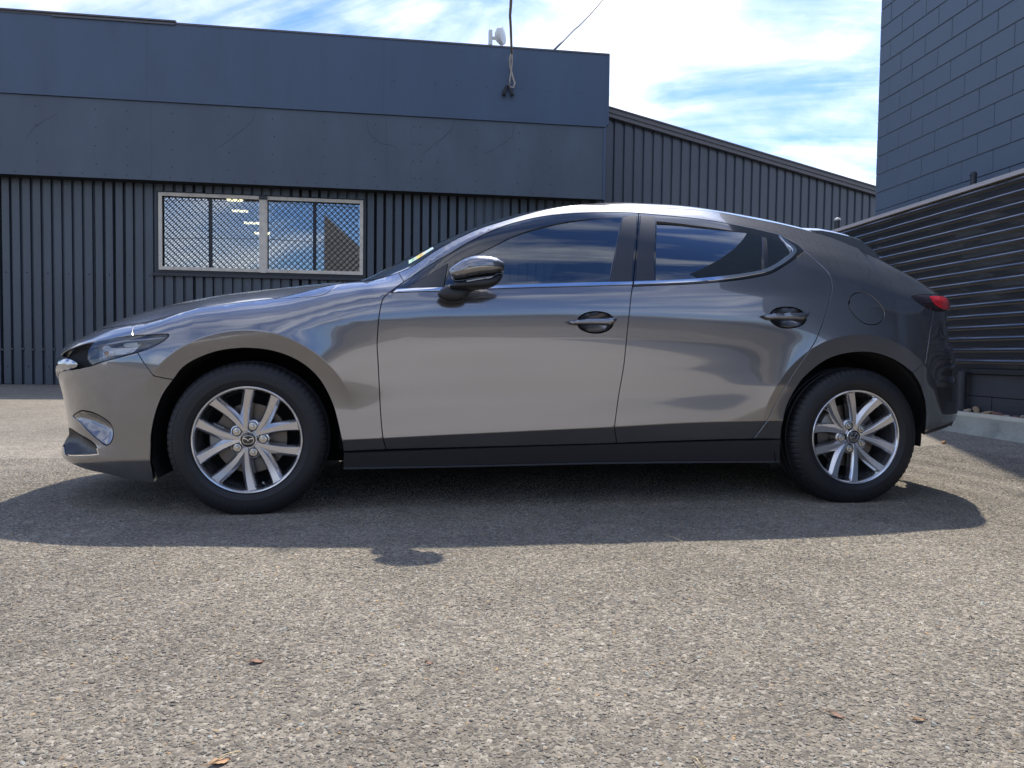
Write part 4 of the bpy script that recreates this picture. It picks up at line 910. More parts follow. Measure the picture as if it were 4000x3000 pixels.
def cdt(loops, sp, lines=()):
    pts = np.concatenate(loops); edges = []; b = 0
    for l in loops: n = len(l); edges += [(b+i, b+(i+1) % n) for i in range(n)]; b += n
    lo, hi = loops[0].min(0), loops[0].max(0); h = sp*.866; g = []
    for j, y in enumerate(np.arange(lo[1]+h*.5, hi[1], h)):
        xs = np.arange(lo[0]+(sp/2 if j % 2 else 0), hi[0], sp); g.append(np.c_[xs, np.full(len(xs), y)])
    g = np.concatenate(g) if g else np.zeros((0, 2))
    if len(g):
        k = inside(loops[0], g)
        for l in loops[1:]: k &= ~inside(l, g)
        g = g[k]
        if len(g):
            d = np.full(len(g), 9.0)
            for l in loops: d = np.minimum(d, seg_dist(l, g))
            g = g[d > sp*.45]
    extra = []
    nb = len(pts)
    for ln in lines:
        k = inside(loops[0], ln)
        for l in loops[1:]: k &= ~inside(l, ln)
        if not k.any(): continue
        dd = np.full(len(ln), 9.0)
        for l in loops: dd = np.minimum(dd, seg_dist(l, ln))
        k &= dd > .0035
        prev = None
        for i in range(len(ln)):
            if k[i]:
                extra.append(ln[i]); cur = nb+len(extra)-1
                if prev is not None and i == pi_+1: edges.append((prev, cur))
                prev, pi_ = cur, i
            else: prev = None
    if extra:
        ex = np.array(extra)
        if len(g):
            keep_ = np.ones(len(g), bool)
            for i in range(0, len(ex), 200): keep_ &= np.min(np.linalg.norm(g[:, None]-ex[None, i:i+200], axis=2), axis=1) > .006
            g = g[keep_]
        pts = np.concatenate([pts, ex])
    allp = np.concatenate([pts, g]) if len(g) else pts
    V, E, Fc, ov, oe, of = delaunay_2d_cdt([Vector(p) for p in allp], edges, [], 0, 1e-7)
    V = np.array([(v.x, v.y) for v in V]); Fc = [tuple(f) for f in Fc]
    c = np.array([V[list(f)].mean(0) for f in Fc]); k = inside(loops[0], c)
    for l in loops[1:]: k &= ~inside(l, c)
    Fs = []
    for f, kk in zip(Fc, k):
        if kk:
            p = V[list(f)]; a = area(p)
            if abs(a) > 1e-10: Fs.append(f if a > 0 else f[::-1])
    # original loop point -> new vertex
    mp = {}
    for new, olds in enumerate(ov):
        for o in olds: mp[o] = new
    return V, Fs, mp
def clampz(q):
    q = q.copy(); q[:, 0] = np.clip(q[:, 0], UF+.002, UR-.002); return q
def surf(q, off=0.0):
    q = clampz(q); return S(q[:, 0], q[:, 1], off)
def mesh_n(name, V, Fs, Nrm, mats, parent, mi=None, nface=None):
    """mesh with explicit smooth normals for the first nface faces; the others are flat"""
    me = bpy.data.meshes.new(name); me.from_pydata([tuple(map(float, v)) for v in V], [], Fs)
    for m in (mats if isinstance(mats, (list, tuple)) else [mats]): me.materials.append(m)
    if mi: me.polygons.foreach_set('material_index', mi)
    me.polygons.foreach_set('use_smooth', [True]*len(me.polygons)); me.update()
    ln = []
    for p in me.polygons:
        if p.index < nface:
            for v in p.vertices: ln.append(tuple(map(float, Nrm[v])))
        else:
            for v in p.vertices: ln.append(tuple(p.normal))
    me.normals_split_custom_set(ln)
    return link(name, me, parent)
def dup_side(o, parent):
    c = o.copy(); COL.objects.link(c); c.parent = parent; c.scale = (o.scale[0], -o.scale[1], o.scale[2]); c.location = (o.location[0], -o.location[1], o.location[2]); return c
for d_ in (-.0035, 0, .0035):
    uu_ = np.arange(-.34, 2.36, .012); CREASES.append(np.c_[uu_, LZ[2](uu_)+d_])
    uu_ = np.arange(.40, 2.34, .012); CREASES.append(np.c_[uu_, LZ[1](uu_)+d_]) if False else None
    for cx_, rc_, a0_, a1_ in ((0, .452, 12, 140), (2.725, .478, 4, 176)):
        aa_ = np.radians(np.arange(a0_, a1_, 1.5)); xx_ = cx_+(rc_+d_)*np.cos(aa_); zz_ = .311+(rc_+d_)*np.sin(aa_)
        ok_ = (xx_ > -.40) & (xx_ < 3.15); CREASES.append(np.array([(u_of_x(a, b), b) for a, b in zip(xx_[ok_], zz_[ok_])]))
def panel(name, loops, material, parent=None, off=0.0, depth=.022, gap=.0022, sp=.022, both=True, chamfer=.0016, label=None, keep=None, hole_depth=None):
    parent = parent or car; L2 = []
    for i, l in enumerate(loops):
        l = np.array(l); l = l if area(l) > 0 else l[::-1]
        g = gap if i == 0 else -gap
        l = offset(l, g) if g else l
        if keep is not None: l[:, 1] = np.minimum(l[:, 1], rail_z(np.clip(l[:, 0], UF, UR)))
        L2.append(l)
    V2, Fs, mp = cdt(L2, sp, CREASES if sp < .04 else ())
    P = surf(V2, off); Nn = S_n(clampz(V2)[:, 0], clampz(V2)[:, 1]); V = list(P); Fs = list(Fs); nf = len(Fs); b = 0
    for i, l in enumerate(L2):
        n = len(l); out = offset(l, -.0011 if i == 0 else .0011)
        A = surf(l, off); Nl = S_n(clampz(l)[:, 0], clampz(l)[:, 1]); B = surf(out, off)-Nl*chamfer; C = surf(out, off)-Nl*(depth if i == 0 or hole_depth is None else hole_depth)
        base = len(V); V += list(A)+list(B)+list(C)
        for k in range(n):
            k2 = (k+1) % n
            for r0, r1 in ((0, 1), (1, 2)):
                f = (base+r0*n+k, base+r1*n+k, base+r1*n+k2, base+r0*n+k2); Fs.append(f if i == 0 else f[::-1])
    o = cl(mesh_n(name, V, Fs, Nn, material, parent, nface=nf))
    if label: o['label'] = label
    if both: dup_side(o, parent)
    return o
def inflate(V2, Fs, nb, power=.5, it=260):
    """height field, 0 on the first nb verts' boundary, 1 at the crown"""
    n = len(V2); nbr = [set() for _ in range(n)]; cnt = {}
    for f in Fs:
        for a, b in ((f[0], f[1]), (f[1], f[2]), (f[2], f[0])):
            nbr[a].add(b); nbr[b].add(a); k = (min(a, b), max(a, b)); cnt[k] = cnt.get(k, 0)+1
    fix = np.zeros(n, bool)
    for (a, b), c in cnt.items():
        if c == 1: fix[a] = fix[b] = True
    I = np.concatenate([[i]*len(nbr[i]) for i in range(n) if nbr[i]]).astype(int); J = np.concatenate([sorted(nbr[i]) for i in range(n) if nbr[i]]).astype(int)
    deg = np.bincount(I, minlength=n).clip(1); h = np.zeros(n)
    for _ in range(it): h = np.bincount(I, weights=h[J], minlength=n)/deg+1.0; h[fix] = 0
    return (h/max(h.max(), 1e-9))**power, fix
def pocket(name, loop, depth, material, parent=None, sp=.012, base=0.004, both=True, power=.5, tilt=None):
    """a bowl let into the side surface"""
    parent = parent or car; l = np.array(loop); l = l if area(l) > 0 else l[::-1]
    V2, Fs, mp = cdt([l], sp); h, fix = inflate(V2, Fs, len(l), power)
    q = clampz(V2); N_ = S_n(q[:, 0], q[:, 1]); P = S(q[:, 0], q[:, 1])-N_*(base+depth*h)[:, None]
    if tilt is not None: P = P+np.outer(h, np.array(tilt))
    mb = MB(); mb.add(P, Fs); me = bpy.data.meshes.new(name); me.from_pydata(mb.v, [], mb.f); me.materials.append(material); me.polygons.foreach_set('use_smooth', [True]*len(me.polygons)); me.update()
    o = cl(link(name, me, parent))
    if both: dup_side(o, parent)
    return o
def pillow(name, loop, base, bulge, thick, material, parent=None, sp=.012, both=True, power=.5, it=260):
    """a raised solid standing off the side surface"""
    parent = parent or car; l = np.array(loop); l = l if area(l) > 0 else l[::-1]
    V2, Fs, mp = cdt([l], sp); h, fix = inflate(V2, Fs, len(l), power, it)
    q = clampz(V2); N_ = S_n(q[:, 0], q[:, 1]); P0 = S(q[:, 0], q[:, 1]); P = P0+N_*(base+bulge*h)[:, None]; n = len(P)
    B = P0+N_*(base-thick*(.2+.8*h))[:, None]
    V = list(P)+list(B); F2 = list(Fs)+[tuple(i+n for i in f[::-1]) for f in Fs]; m = len(l)
    for k in range(m):
        a, b = mp[k], mp[(k+1) % m]; F2.append((a, a+n, b+n, b))
    me = bpy.data.meshes.new(name); me.from_pydata([tuple(map(float, v)) for v in V], [], F2); me.materials.append(material); me.polygons.foreach_set('use_smooth', [True]*len(me.polygons)); me.update(); me.set_sharp_from_angle(angle=math.radians(50))
    o = cl(link(name, me, parent))
    if both: dup_side(o, parent)
    return o

# ---- traced outlines (photo pixels -> body surface) --------------------------------------------------
arch_b = px((604,1884),(593,1830),(588,1776),(589,1721),(596,1662),(612,1599),(634,1545),(661,1504),(677,1483))
arch_f = px((677,1483),(714,1436),(774,1399),(855,1371),(964,1360),(1072,1373),(1165,1410),(1240,1472),(1296,1570),(1326,1678),(1338,1735),(1341,1764))
fend_bot = px((1341,1764),(1420,1760),(1509,1756))
door_f_lo = px((1509,1756),(1502,1733),(1496,1712)); door_f_up = px((1496,1712),(1491,1668),(1486,1600),(1481,1500),(1476,1400),(1473,1348),(1475,1300),(1479,1250),(1485,1208),(1493,1175),(1503,1156),(1521,1142))
fend_tri = px((1521,1142),(1550,1120),(1578,1100)); pil_seam = px((1578,1100),(1568,1083),(1559,1068))
uP = pil_seam[-1][0]
frame_top = px((1578,1100),(1665,1042),(1749,994),(1823,950),(1898,912),(1970,882),(2047,860),(2120,845),(2196,836),(2270,831),(2345,829),(2420,829),(2494,832),(2563,838),(2640,845),(2725,854),(2800,865),(2870,878),(2979,901),(3044,918),(3087,939),(3120,958),(3141,979))
rdoor_rear = px((3141,979),(3191,1022),(3235,1066),(3249,1111),(3239,1180),(3216,1256),(3185,1332),(3159,1373),(3096,1465),(3033,1573),(2989,1655),(2944,1714))
sill_top = px((1509,1756),(1800,1748),(2100,1740),(2409,1731)); sill_top_r = px((2409,1731),(2600,1724),(2748,1719),(2944,1714)); sill_top_q = px((2944,1714),(3000,1714),(3049,1715))
bgap_up = px((2495,833),(2491,900),(2487,956),(2480,1040),(2474,1097)); bgap_belt = px((2474,1097),(2471,1120)); bgap_lo = px((2471,1120),(2466,1150),(2462,1185),(2452,1279),(2445,1350),(2437,1426),(2417,1543),(2400,1668)); bgap_bot = px((2400,1668),(2409,1731))
belt_lo = px((1535,1143),(1640,1139),(1738,1136),(1955,1127),(2249,1119),(2470,1113))
belt_up = px((1543,1130),(1640,1127),(1738,1124),(1920,1117),(2249,1106),(2473,1101))
door_top_r = px((2471,1119),(2560,1115),(2689,1110),(2800,1102),(2906,1090),(2965,1080),(3015,1066),(3080,1027),(3141,981))
ch_lo = px((2474,1112),(2689,1103),(2834,1091),(2942,1075),(3000,1061),(3051,1036),(3085,1012),(3104,993),(3111,979)); ch_up = px((2475,1100),(2631,1095),(2762,1086),(2906,1069),(2986,1055),(3033,1032),(3075,1006),(3095,987),(3100,975))
arch_r = px((3049,1715),(3054,1665),(3064,1617),(3080,1570),(3102,1528),(3135,1480),(3178,1440),(3215,1413),(3254,1394),(3315,1379),(3381,1375),(3435,1383),(3486,1402),(3530,1428),(3566,1457))
arch_rb = px((3566,1457),(3590,1495),(3604,1533),(3614,1570),(3618,1610),(3617,1650),(3611,1690))
seam_r = px((3566,1457),(3592,1436),(3615,1417)); seam_r2 = px((3615,1417),(3622,1370),(3627,1337),(3638,1270),(3647,1212))
lamp_bot = px((3647,1212),(3620,1202),(3595,1187),(3575,1173),(3559,1157)); lamp_top = px((3559,1157),(3610,1151),(3655,1149))
lamp_tail = px((3655,1149),(3675,1153),(3692,1158)); 
seam_f = px((537,1377),(553,1404),(573,1433),(588,1453),(600,1468)); seam_f2 = px((600,1468),(640,1477),(677,1483))
head_top = px((370,1335),(403,1328),(449,1318),(485,1314),(518,1311),(584,1307),(652,1304)); head_tip = px((652,1304),(660,1307),(659,1315)); head_low = px((659,1315),(641,1331),(607,1350),(562,1368),(537,1377)); head_low2 = px((537,1377),(471,1395),(403,1413),(358,1429),(322,1438))
hseam = px((524,1277),(519,1295),(518,1311))
uG = hseam[0][0]
print('traced', len(_icache))
# wheel-arch side points
def P2(l): return np.array(l)
# hood/fender seam at the rear corner of the hood
hood_c = px((1072,1168),(1160,1162),(1251,1154),(1285,1140),(1312,1122),(1334,1106))
u_h0, u_h1 = hood_c[0][0], hood_c[-1][0]

# ---- body panels -------------------------------------------------------------------------------------
fender_loop = chain(arch_f, fend_bot, door_f_lo, door_f_up, fend_tri, pil_seam, pt(uP, u_h1), rev(hood_c), pt(u_h0, uG), hseam, px((518,1311),(584,1307),(652,1304)), head_tip, head_low, seam_f, seam_f2)
panel("front_fender", [fender_loop], M_PAINT, keep=1)
cup_f = px((2259,1243),(2270,1233),(2286,1224),(2310,1218),(2335,1217),(2362,1221),(2382,1229),(2393,1240)); cup_f = chain(cup_f, px((2393,1240),(2397,1262),(2388,1280),(2365,1295),(2335,1302),(2305,1300),(2280,1292),(2263,1281),(2256,1270),(2259,1243)))
cup_r = chain(px((3007,1228),(3018,1213),(3040,1203),(3068,1199),(3098,1201),(3122,1209),(3142,1222)), px((3142,1222),(3150,1245),(3138,1266),(3110,1278),(3080,1282),(3050,1279),(3026,1268),(3009,1252),(3007,1228)))
fdoor_loop = chain(rev(door_f_up), rev(door_f_lo), sill_top, rev(bgap_bot), rev(bgap_lo), rev(belt_lo))
fd = panel("front_door", [fdoor_loop, cup_f], M_PAINT, both=False, hole_depth=.005); fd2 = dup_side(fd, car)
rdoor_loop = chain(bgap_lo, bgap_bot, sill_top_r, rev(rdoor_rear), rev(door_top_r))
rd = panel("rear_door", [rdoor_loop, cup_r], M_PAINT, both=False, hole_depth=.005); rd2 = dup_side(rd, car)
fuel = px((3317,1179),(3328,1154),(3356,1143),(3394,1151),(3426,1176),(3448,1204),(3454,1233),(3442,1256),(3416,1268),(3378,1263),(3344,1238),(3322,1208),(3315,1190),(3317,1179)); 
A_ = lambda *p: pu(*p)
rz = lambda u: float(rail_z(u))
body_loop = chain(pil_seam, pt(uP, 3.9), A_((3.9, rz(3.9)), (3.88, .994)), A_((3.88, .994), (3.64, 1.000)), rev(px((3655,1149),(3668,1151))), rev(lamp_top), rev(lamp_bot), rev(seam_r2), rev(seam_r), rev(arch_r), rev(sill_top_q), rev(rdoor_rear), rev(frame_top))
panel("body_side_panel", [body_loop, fuel], M_PAINT, keep=1)
panel("fuel_flap", [fuel], M_PAINT, sp=.03)
lampb2 = px((3647,1212),(3670,1216),(3694,1218))
rb_loop = chain(rev(arch_rb), seam_r, seam_r2, lampb2, A_((3.507, .912), (3.65, .906), (3.78, .902)), A_((3.78, .902), (3.86, .80), (3.90, .725)), A_((3.90, .725), (4.18, .72)), A_((4.18, .72), (4.18, .36)), A_((4.18, .36), (3.85, .362), (3.547, .381)), px((3731,1640),(3705,1656),(3676,1667),(3640,1678),(3611,1690)))
panel("rear_bumper", [rb_loop], M_PAINT)
panel("rear_valance", [chain(px((3611,1692),(3640,1681),(3676,1670),(3705,1659),(3731,1643)), A_((3.547, .378), (3.85, .358), (4.18, .356)), A_((4.18, .356), (4.18, .325)), A_((4.18, .325), (3.85, .33), (3.55, .345)), px((3722,1660),(3676,1683),(3612,1702)))], M_PLASTIC, off=-.006)
tg = chain(A_((3.90, rz(3.9)), (3.905, rz(3.905))), pt(3.91, 4.18), A_((4.18, rz(4.18)), (4.18, .725)), A_((4.18, .725), (3.905, .73)), A_((3.905, .73), (3.85, .85), (3.83, .90)), A_((3.83, .90), (3.84, .985), (3.885, .996)))
panel("tailgate_panel", [tg], M_PAINT, keep=1)
# tail lamp
tl = chain(px((3560,1157),(3610,1152),(3655,1150)), px((3655,1150),(3670,1152)), A_((3.60, .999), (3.75, .990), (3.82, .985)), A_((3.82, .985), (3.82, .92), (3.78, .908)), A_((3.78, .908), (3.62, .909), (3.507, .914)), rev(lampb2), lamp_bot)
pillow("tail_lamp", tl, .001, .010, .03, M_SMOKE, power=.35)
tl_o = [o for o in COL.objects if o.name.startswith("tail_lamp")]
pillow("lamp_lens", chain(px((3624,1163),(3655,1162),(3682,1165)), A_(tuple(uz((3682,1165))), (3.76, .955), (3.74, .925)), A_((3.74, .925), (3.60, .922), (3.52, .922)), px((3688,1211),(3668,1207),(3647,1195)), px((3647,1195),(3635,1180),(3624,1163))), .0115, .004, .01, M_RED, parent=car, power=.3)
# front bumper
K0 = uz((225,1461))
scoop = chain(px((284,1626),(296,1614),(309,1607),(322,1604),(336,1605),(364,1612),(390,1624),(415,1640),(431,1654),(440,1674),(443,1694),(440,1715),(431,1731),(423,1738),(414,1740)), px((414,1740),(401,1734),(385,1721),(363,1702),(344,1684),(325,1664),(304,1643),(284,1626)))
intake = chain(px((252,1712),(257,1692),(268,1674),(281,1677),(300,1690),(322,1703),(345,1716),(362,1728),(376,1745),(384,1776)), px((384,1776),(345,1779),(308,1780),(275,1780),(256,1777)), A_(tuple(uz((256,1777))), tuple(uz((251,1745))), tuple(uz((252,1712)))))
fb_loop = chain(head_low2, px((322,1438),(290,1444),(256,1448),(225,1461)), A_(K0, (-1.13, .50), (-1.17, .42), (-1.23, .35), (-1.32, .315), (-1.46, .31)), A_((-1.46, .31), (-1.46, .20)), A_((-1.46, .20), (-1.15, .198), tuple(uz((254,1794)))), px((254,1794),(278,1810),(303,1822),(363,1841),(431,1855),(498,1872),(550,1880),(604,1886)), arch_b, rev(seam_f2), rev(seam_f))
panel("front_bumper", [fb_loop, scoop, intake], M_PAINT, chamfer=.0015, hole_depth=.004)
ft_loop = chain(px((518,1311),(519,1295),(524,1277)), pt(uG, -1.46), A_((-1.46, rz(-1.46)), (-1.46, .69)), A_((-1.46, .69), (-1.25, .675), (-1.10, .663), tuple(uz((236,1388)))), px((236,1388),(250,1377),(268,1367),(313,1349),(370,1335)), head_top[:0], px((370,1335),(403,1328),(449,1318),(485,1314),(518,1311)))
panel("bumper_top_strip", [ft_loop], M_PAINT, keep=1, depth=.03)
pocket("bumper_scoop", offset(scoop, -.0035), .030, M_PAINT, tilt=(.010, .006, .0), base=.0015, power=1.0)
pocket("lower_intake", offset(intake, -.0035), .045, M_PLASTIC, base=.0015, power=1.0)
mb_ = chain(px((238,1389),(268,1368),(313,1350),(368,1337)), px((368,1337),(346,1365),(340,1400),(356,1429)), px((356,1429),(322,1437),(290,1443),(256,1447),(228,1459)), A_(K0, (-1.13, .50), (-1.17, .42), (-1.23, .35), (-1.32, .315), (-1.46, .31)), A_((-1.46, .31), (-1.46, .69)), A_((-1.46, .69), (-1.25, .675), (-1.10, .663), tuple(uz((238,1389)))))
panel("grille", [mb_], M_LINER, off=-.030, gap=-.006, depth=.01, sp=.03)
for k in range(6):
    z = .36+.045*k; l = chain(A_((-1.46, z), (-1.18, z)), A_((-1.18, z), (-1.18, z+.012)), A_((-1.18, z+.012), (-1.46, z+.012))); pillow("grille_slat", l, -.018, .004, .004, M_GLOSSBLK, power=.3, it=30)
wing = chain(px((236,1392),(258,1398),(279,1407),(292,1416),(298,1424),(293,1432),(275,1440),(256,1447),(240,1453),(226,1460)), A_(K0, (-1.16, .53), (-1.30, .50)), A_((-1.30, .50), (-1.30, .56)), A_((-1.30, .56), (-1.15, .60), (-1.05, .64), tuple(uz((236,1392)))))
pillow("chrome_wing", wing, -.006, .012, .012, M_CHROMED, power=.5)
# head lamp
hl = chain(px((370,1336),(403,1329),(449,1319),(485,1315),(518,1312),(584,1308),(650,1305)), px((650,1305),(658,1308),(657,1314)), px((657,1314),(641,1329),(607,1348),(562,1366),(537,1375)), px((537,1375),(471,1393),(403,1411),(358,1427)), px((358,1427),(342,1400),(347,1365),(370,1336)))
pocket("headlamp", hl, .050, M_LAMPB, base=.006, power=.35)
panel("headlamp_lens", [hl], G_LENS, gap=.0015, depth=.003, sp=.02)
rf = chain(px((390,1356),(396,1346),(408,1343),(430,1353),(452,1356),(490,1355),(525,1352)), px((525,1352),(543,1337)), px((543,1337),(528,1357),(513,1372)), px((513,1372),(495,1379),(468,1384),(440,1386),(415,1393),(396,1400)), px((396,1400),(391,1380),(390,1356)))
pillow("headlamp_reflector", rf, -.013, .008, .01, M_REFL, power=.45)
pillow("headlamp_projector", px((474,1343),(482,1337),(510,1334),(531,1333),(534,1340),(530,1350),(505,1352),(482,1351),(474,1343)), -.010, .012, .008, mat("lamp_glass_milky", (.72, .73, .66), .15, coat=1), power=.5)
pillow("running_light", px((400,1341),(435,1332),(480,1325),(540,1320),(600,1316),(640,1314),(600,1321),(540,1326),(480,1331),(430,1339),(400,1341)), -.009, .006, .004, mat("drl_tube", (.50, .52, .60), .15, coat=1), power=.5)
pillow("indicator_bulb", px((400,1371),(412,1366),(424,1368),(428,1377),(424,1388),(408,1391),(399,1384),(400,1371)), -.010, .010, .006, M_AMBER, power=.5)
for k in range(4):
    y0 = 1360+k*6.5; pillow("reflector_rib", px((425,y0),(520-k*9,y0-2),(520-k*9,y0+.6),(425,y0+2.4),(425,y0)), -.0065, .002, .003, M_REFL, power=.4, it=40)

def glass_pane(name, loops, gm=None):
    """one smooth, gently curved pane fitted just inside the frame"""
    Q = np.concatenate([cdt([l if area(l) > 0 else l[::-1]], .03)[0] for l in loops]); P = surf(Q, -.004); zb = Q[:, 1].mean(); ub = Q[:, 0].mean()
    A = np.c_[np.ones(len(Q)), Q[:, 0]-ub, (Q[:, 0]-ub)**2, Q[:, 1]-zb, (Q[:, 1]-zb)**2]; c = np.linalg.lstsq(A, P[:, 1], rcond=None)[0]
    sh = max(0, float((P[:, 1]-A@c).max()))      # never in front of the frame
    out = []
    for l in loops:
        l = offset(l if area(l) > 0 else l[::-1], -.004); V2, Fs, mp = cdt([l], .03)
        A = np.c_[np.ones(len(V2)), V2[:, 0]-ub, (V2[:, 0]-ub)**2, V2[:, 1]-zb, (V2[:, 1]-zb)**2]; y = A@c+sh*.6
        me = bpy.data.meshes.new(name); me.from_pydata([(float(a), float(b), float(d)) for (a, d), b in zip(V2, y)], [], Fs); me.materials.append(gm or G_SIDE); me.polygons.foreach_set('use_smooth', [True]*len(me.polygons)); me.update()
        o = cl(link(name, me, car)); dup_side(o, car)
# windows -----------------------------------------------------------------------------------------------
ft = [np.array(p) for p in frame_top]; tgt = np.array(uz((2494,832))); kk = int(np.argmin([np.linalg.norm(p-tgt) for p in ft]))
frame_f = chain(px((1535,1143),(1521,1142)), fend_tri, ft[:kk+1], bgap_up, rev(px((1535,1143),(1640,1139),(1738,1136),(1955,1127),(2249,1119),(2472,1113))))
glass_f = chain(px((1759,1054),(1800,1030),(1848,1004),(1923,964),(1997,927),(2050,907),(2097,893),(2196,870),(2296,857),(2360,853),(2426,852)), px((2426,852),(2412,930),(2396,1010),(2378,1104)), px((2378,1104),(2100,1112),(1738,1124)), px((1738,1124),(1747,1090),(1759,1054)))
sail = chain(px((1590,1126),(1640,1096),(1690,1066),(1748,1032)), px((1748,1032),(1742,1070),(1732,1122)), px((1732,1122),(1590,1126)))
panel("door_window_frame", [frame_f, glass_f, sail], M_GLOSSBLK, off=-.001, depth=.03)
glass_pane("door_glass", [glass_f], G_FRONT)
panel("mirror_sail_panel", [sail], M_SATIN, off=.002, gap=.001, depth=.01, sp=.03)
frame_r = chain(rev(bgap_up), ft[kk:], rev(door_top_r), px((2471,1119),(2473,1100)))
glass_r = chain(px((2566,865),(2640,872),(2725,883),(2815,895),(2906,909),(2974,923)), px((2974,923),(2979,990),(2984,1062)), px((2984,1062),(2906,1074),(2762,1089),(2563,1102)), px((2563,1102),(2564,980),(2566,865)))
glass_q = chain(px((2998,929),(3044,941),(3075,957),(3098,978),(3100,988),(3085,1006),(3055,1032),(3005,1056)), px((3005,1056),(3000,990),(2998,929)))
panel("door_window_frame", [frame_r, glass_r, glass_q], M_GLOSSBLK, off=-.001, depth=.03)
glass_pane("door_glass", [glass_r, glass_q])
panel("division_bar", [chain(px((2976,924),(2996,929)), px((2996,929),(3000,995),(3003,1057)), px((3003,1057),(2986,1061)), px((2986,1061),(2981,990),(2976,924)))], M_SATIN, off=.001, depth=.012)
panel("pillar_trim", [chain(px((2431,851),(2460,843),(2487,841)), px((2487,841),(2480,956),(2473,1030),(2468,1099)), px((2468,1099),(2384,1101)), px((2384,1101),(2401,1010),(2418,920),(2431,851)))], M_SATIN, off=.0022, depth=.012)
panel("pillar_trim", [chain(px((2501,841),(2530,843),(2559,846)), px((2559,846),(2556,980),(2556,1094)), px((2556,1094),(2482,1097)), px((2482,1097),(2489,1000),(2494,930),(2501,841)))], M_SATIN, off=.0022, depth=.012)
panel("belt_moulding", [chain(px((1538,1142),(1640,1138.5),(1738,1135.5),(1955,1126.5),(2249,1118.5),(2469,1112.5)), px((2469,1112.5),(2470,1101)), rev(px((1550,1131),(1640,1127),(1738,1124),(1920,1117),(2249,1106),(2470,1101))))], M_CHROME, off=.0045, depth=.012, gap=.0, sp=.014, chamfer=.002)
ch_lo2 = px((2476,1112),(2689,1103),(2834,1091),(2942,1074),(3000,1061),(3051,1036),(3083,1014),(3104,994),(3110,984),(3110,976),(3098,962),(3075,943),(3044,922)); ch_up2 = px((2476,1100),(2631,1095),(2762,1086),(2906,1069),(2986,1053),(3030,1032),(3068,1006),(3091,989),(3096,981),(3094,973),(3082,962),(3066,949),(3044,922))
panel("belt_moulding", [chain(ch_lo2, rev(ch_up2))], M_CHROME, off=.0045, depth=.012, gap=0, sp=.014, chamfer=.002)
gl = px((2474,1117.5),(2560,1114),(2689,1108.5),(2800,1101),(2906,1088.5),(2965,1078),(3015,1063),(3080,1024),(3140,980)); 
# side skirt
panel("side_skirt", [chain(px((1343,1768),(1800,1752),(2409,1734),(2800,1722),(3046,1717)), px((3046,1717),(3042,1796)), px((3042,1796),(2409,1800),(1800,1814),(1343,1821)), px((1343,1821),(1343,1768)))], M_PLASTIC, off=.009, depth=.04, gap=.001, chamfer=.005)
panel("skirt_lip", [chain(px((1343,1822),(1800,1815),(2409,1802),(3042,1797)), px((3042,1797),(3041,1803)), px((3041,1803),(2409,1808),(1800,1821),(1343,1829)), px((1343,1829),(1343,1822)))], mat("skirt_lip_grey", (.05, .055, .065), .35), off=.010, depth=.03, gap=0, chamfer=.0)
# handles
pocket("handle_recess", offset(cup_f, -.0035), .036, M_PAINT, parent=fd, both=False, power=1.0, base=.0015); pocket("handle_recess", offset(cup_r, -.0035), .036, M_PAINT, parent=rd, both=False, power=1.0, base=.0015)
hf = chain(px((2204,1259),(2225,1253),(2252,1248),(2290,1244),(2325,1242),(2370,1241.5),(2411,1242)), px((2411,1242),(2404,1257),(2390,1269)), px((2390,1269),(2350,1272),(2310,1272),(2260,1272),(2231,1269),(2204,1259)))
hr = chain(px((2966,1237),(2985,1230),(3008,1226),(3060,1223),(3110,1221),(3159,1220)), px((3159,1220),(3150,1239),(3128,1252)), px((3128,1252),(3080,1254),(3030,1253),(2995,1250),(2966,1237)))
for (l, d) in ((hf, fd), (hr, rd)): pillow("door_handle", l, .008, .022, .012, M_PAINT, parent=d, both=False, power=.38, sp=.006)
for d0, d1 in ((fd, fd2), (rd, rd2)):
    for c in list(d0.children):
        c.location = (0, 0, 0); k = c.copy(); COL.objects.link(k); k.parent = d1
# added near-black sheet behind the shut lines, blocks light and darkens the seams
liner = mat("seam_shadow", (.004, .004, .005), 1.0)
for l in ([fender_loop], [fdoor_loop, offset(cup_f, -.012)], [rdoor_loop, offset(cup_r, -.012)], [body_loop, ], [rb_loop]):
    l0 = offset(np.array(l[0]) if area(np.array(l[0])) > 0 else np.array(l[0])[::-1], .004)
    panel("seam_shade_sheet", [l0]+list(l[1:]), liner, off=-.030, gap=0, depth=.002, chamfer=0, sp=.06)

# ---- bonnet, windscreen, roof, tailgate glass ---------------------------------------------------------
def grid(name, xs, ts, fn, material, parent=None, depth=0.0):
    nx, nt_ = len(xs), len(ts); V = np.concatenate([fn(np.full(nt_, x), ts) for x in xs]); Fs = [(i*nt_+j, (i+1)*nt_+j, (i+1)*nt_+j+1, i*nt_+j+1) for i in range(nx-1) for j in range(nt_-1)]
    mb = MB(); mb.add(V, Fs); me = bpy.data.meshes.new(name); me.from_pydata(mb.v, [], mb.f); me.materials.append(material); me.polygons.foreach_set('use_smooth', [True]*len(me.polygons)); me.update()
    return cl(link(name, me, parent or car))
def nz(lo, hi, n, p=1.0): return lo+(hi-lo)*np.linspace(0, 1, n)**p
hood_top = lambda x, t: top(x, t, 2.5)
xn = float(_rp[:, 0].min())
grid("bonnet", np.concatenate([nz(xn+.004, -.55, 30, 1.6), nz(-.55, .355, 46)[1:]]), np.linspace(-.997, .997, 61), hood_top, M_PAINT)
panel("bonnet_edge", [chain(hood_c, pt(u_h1, u_h0))], M_PAINT, keep=1, gap=.0018)
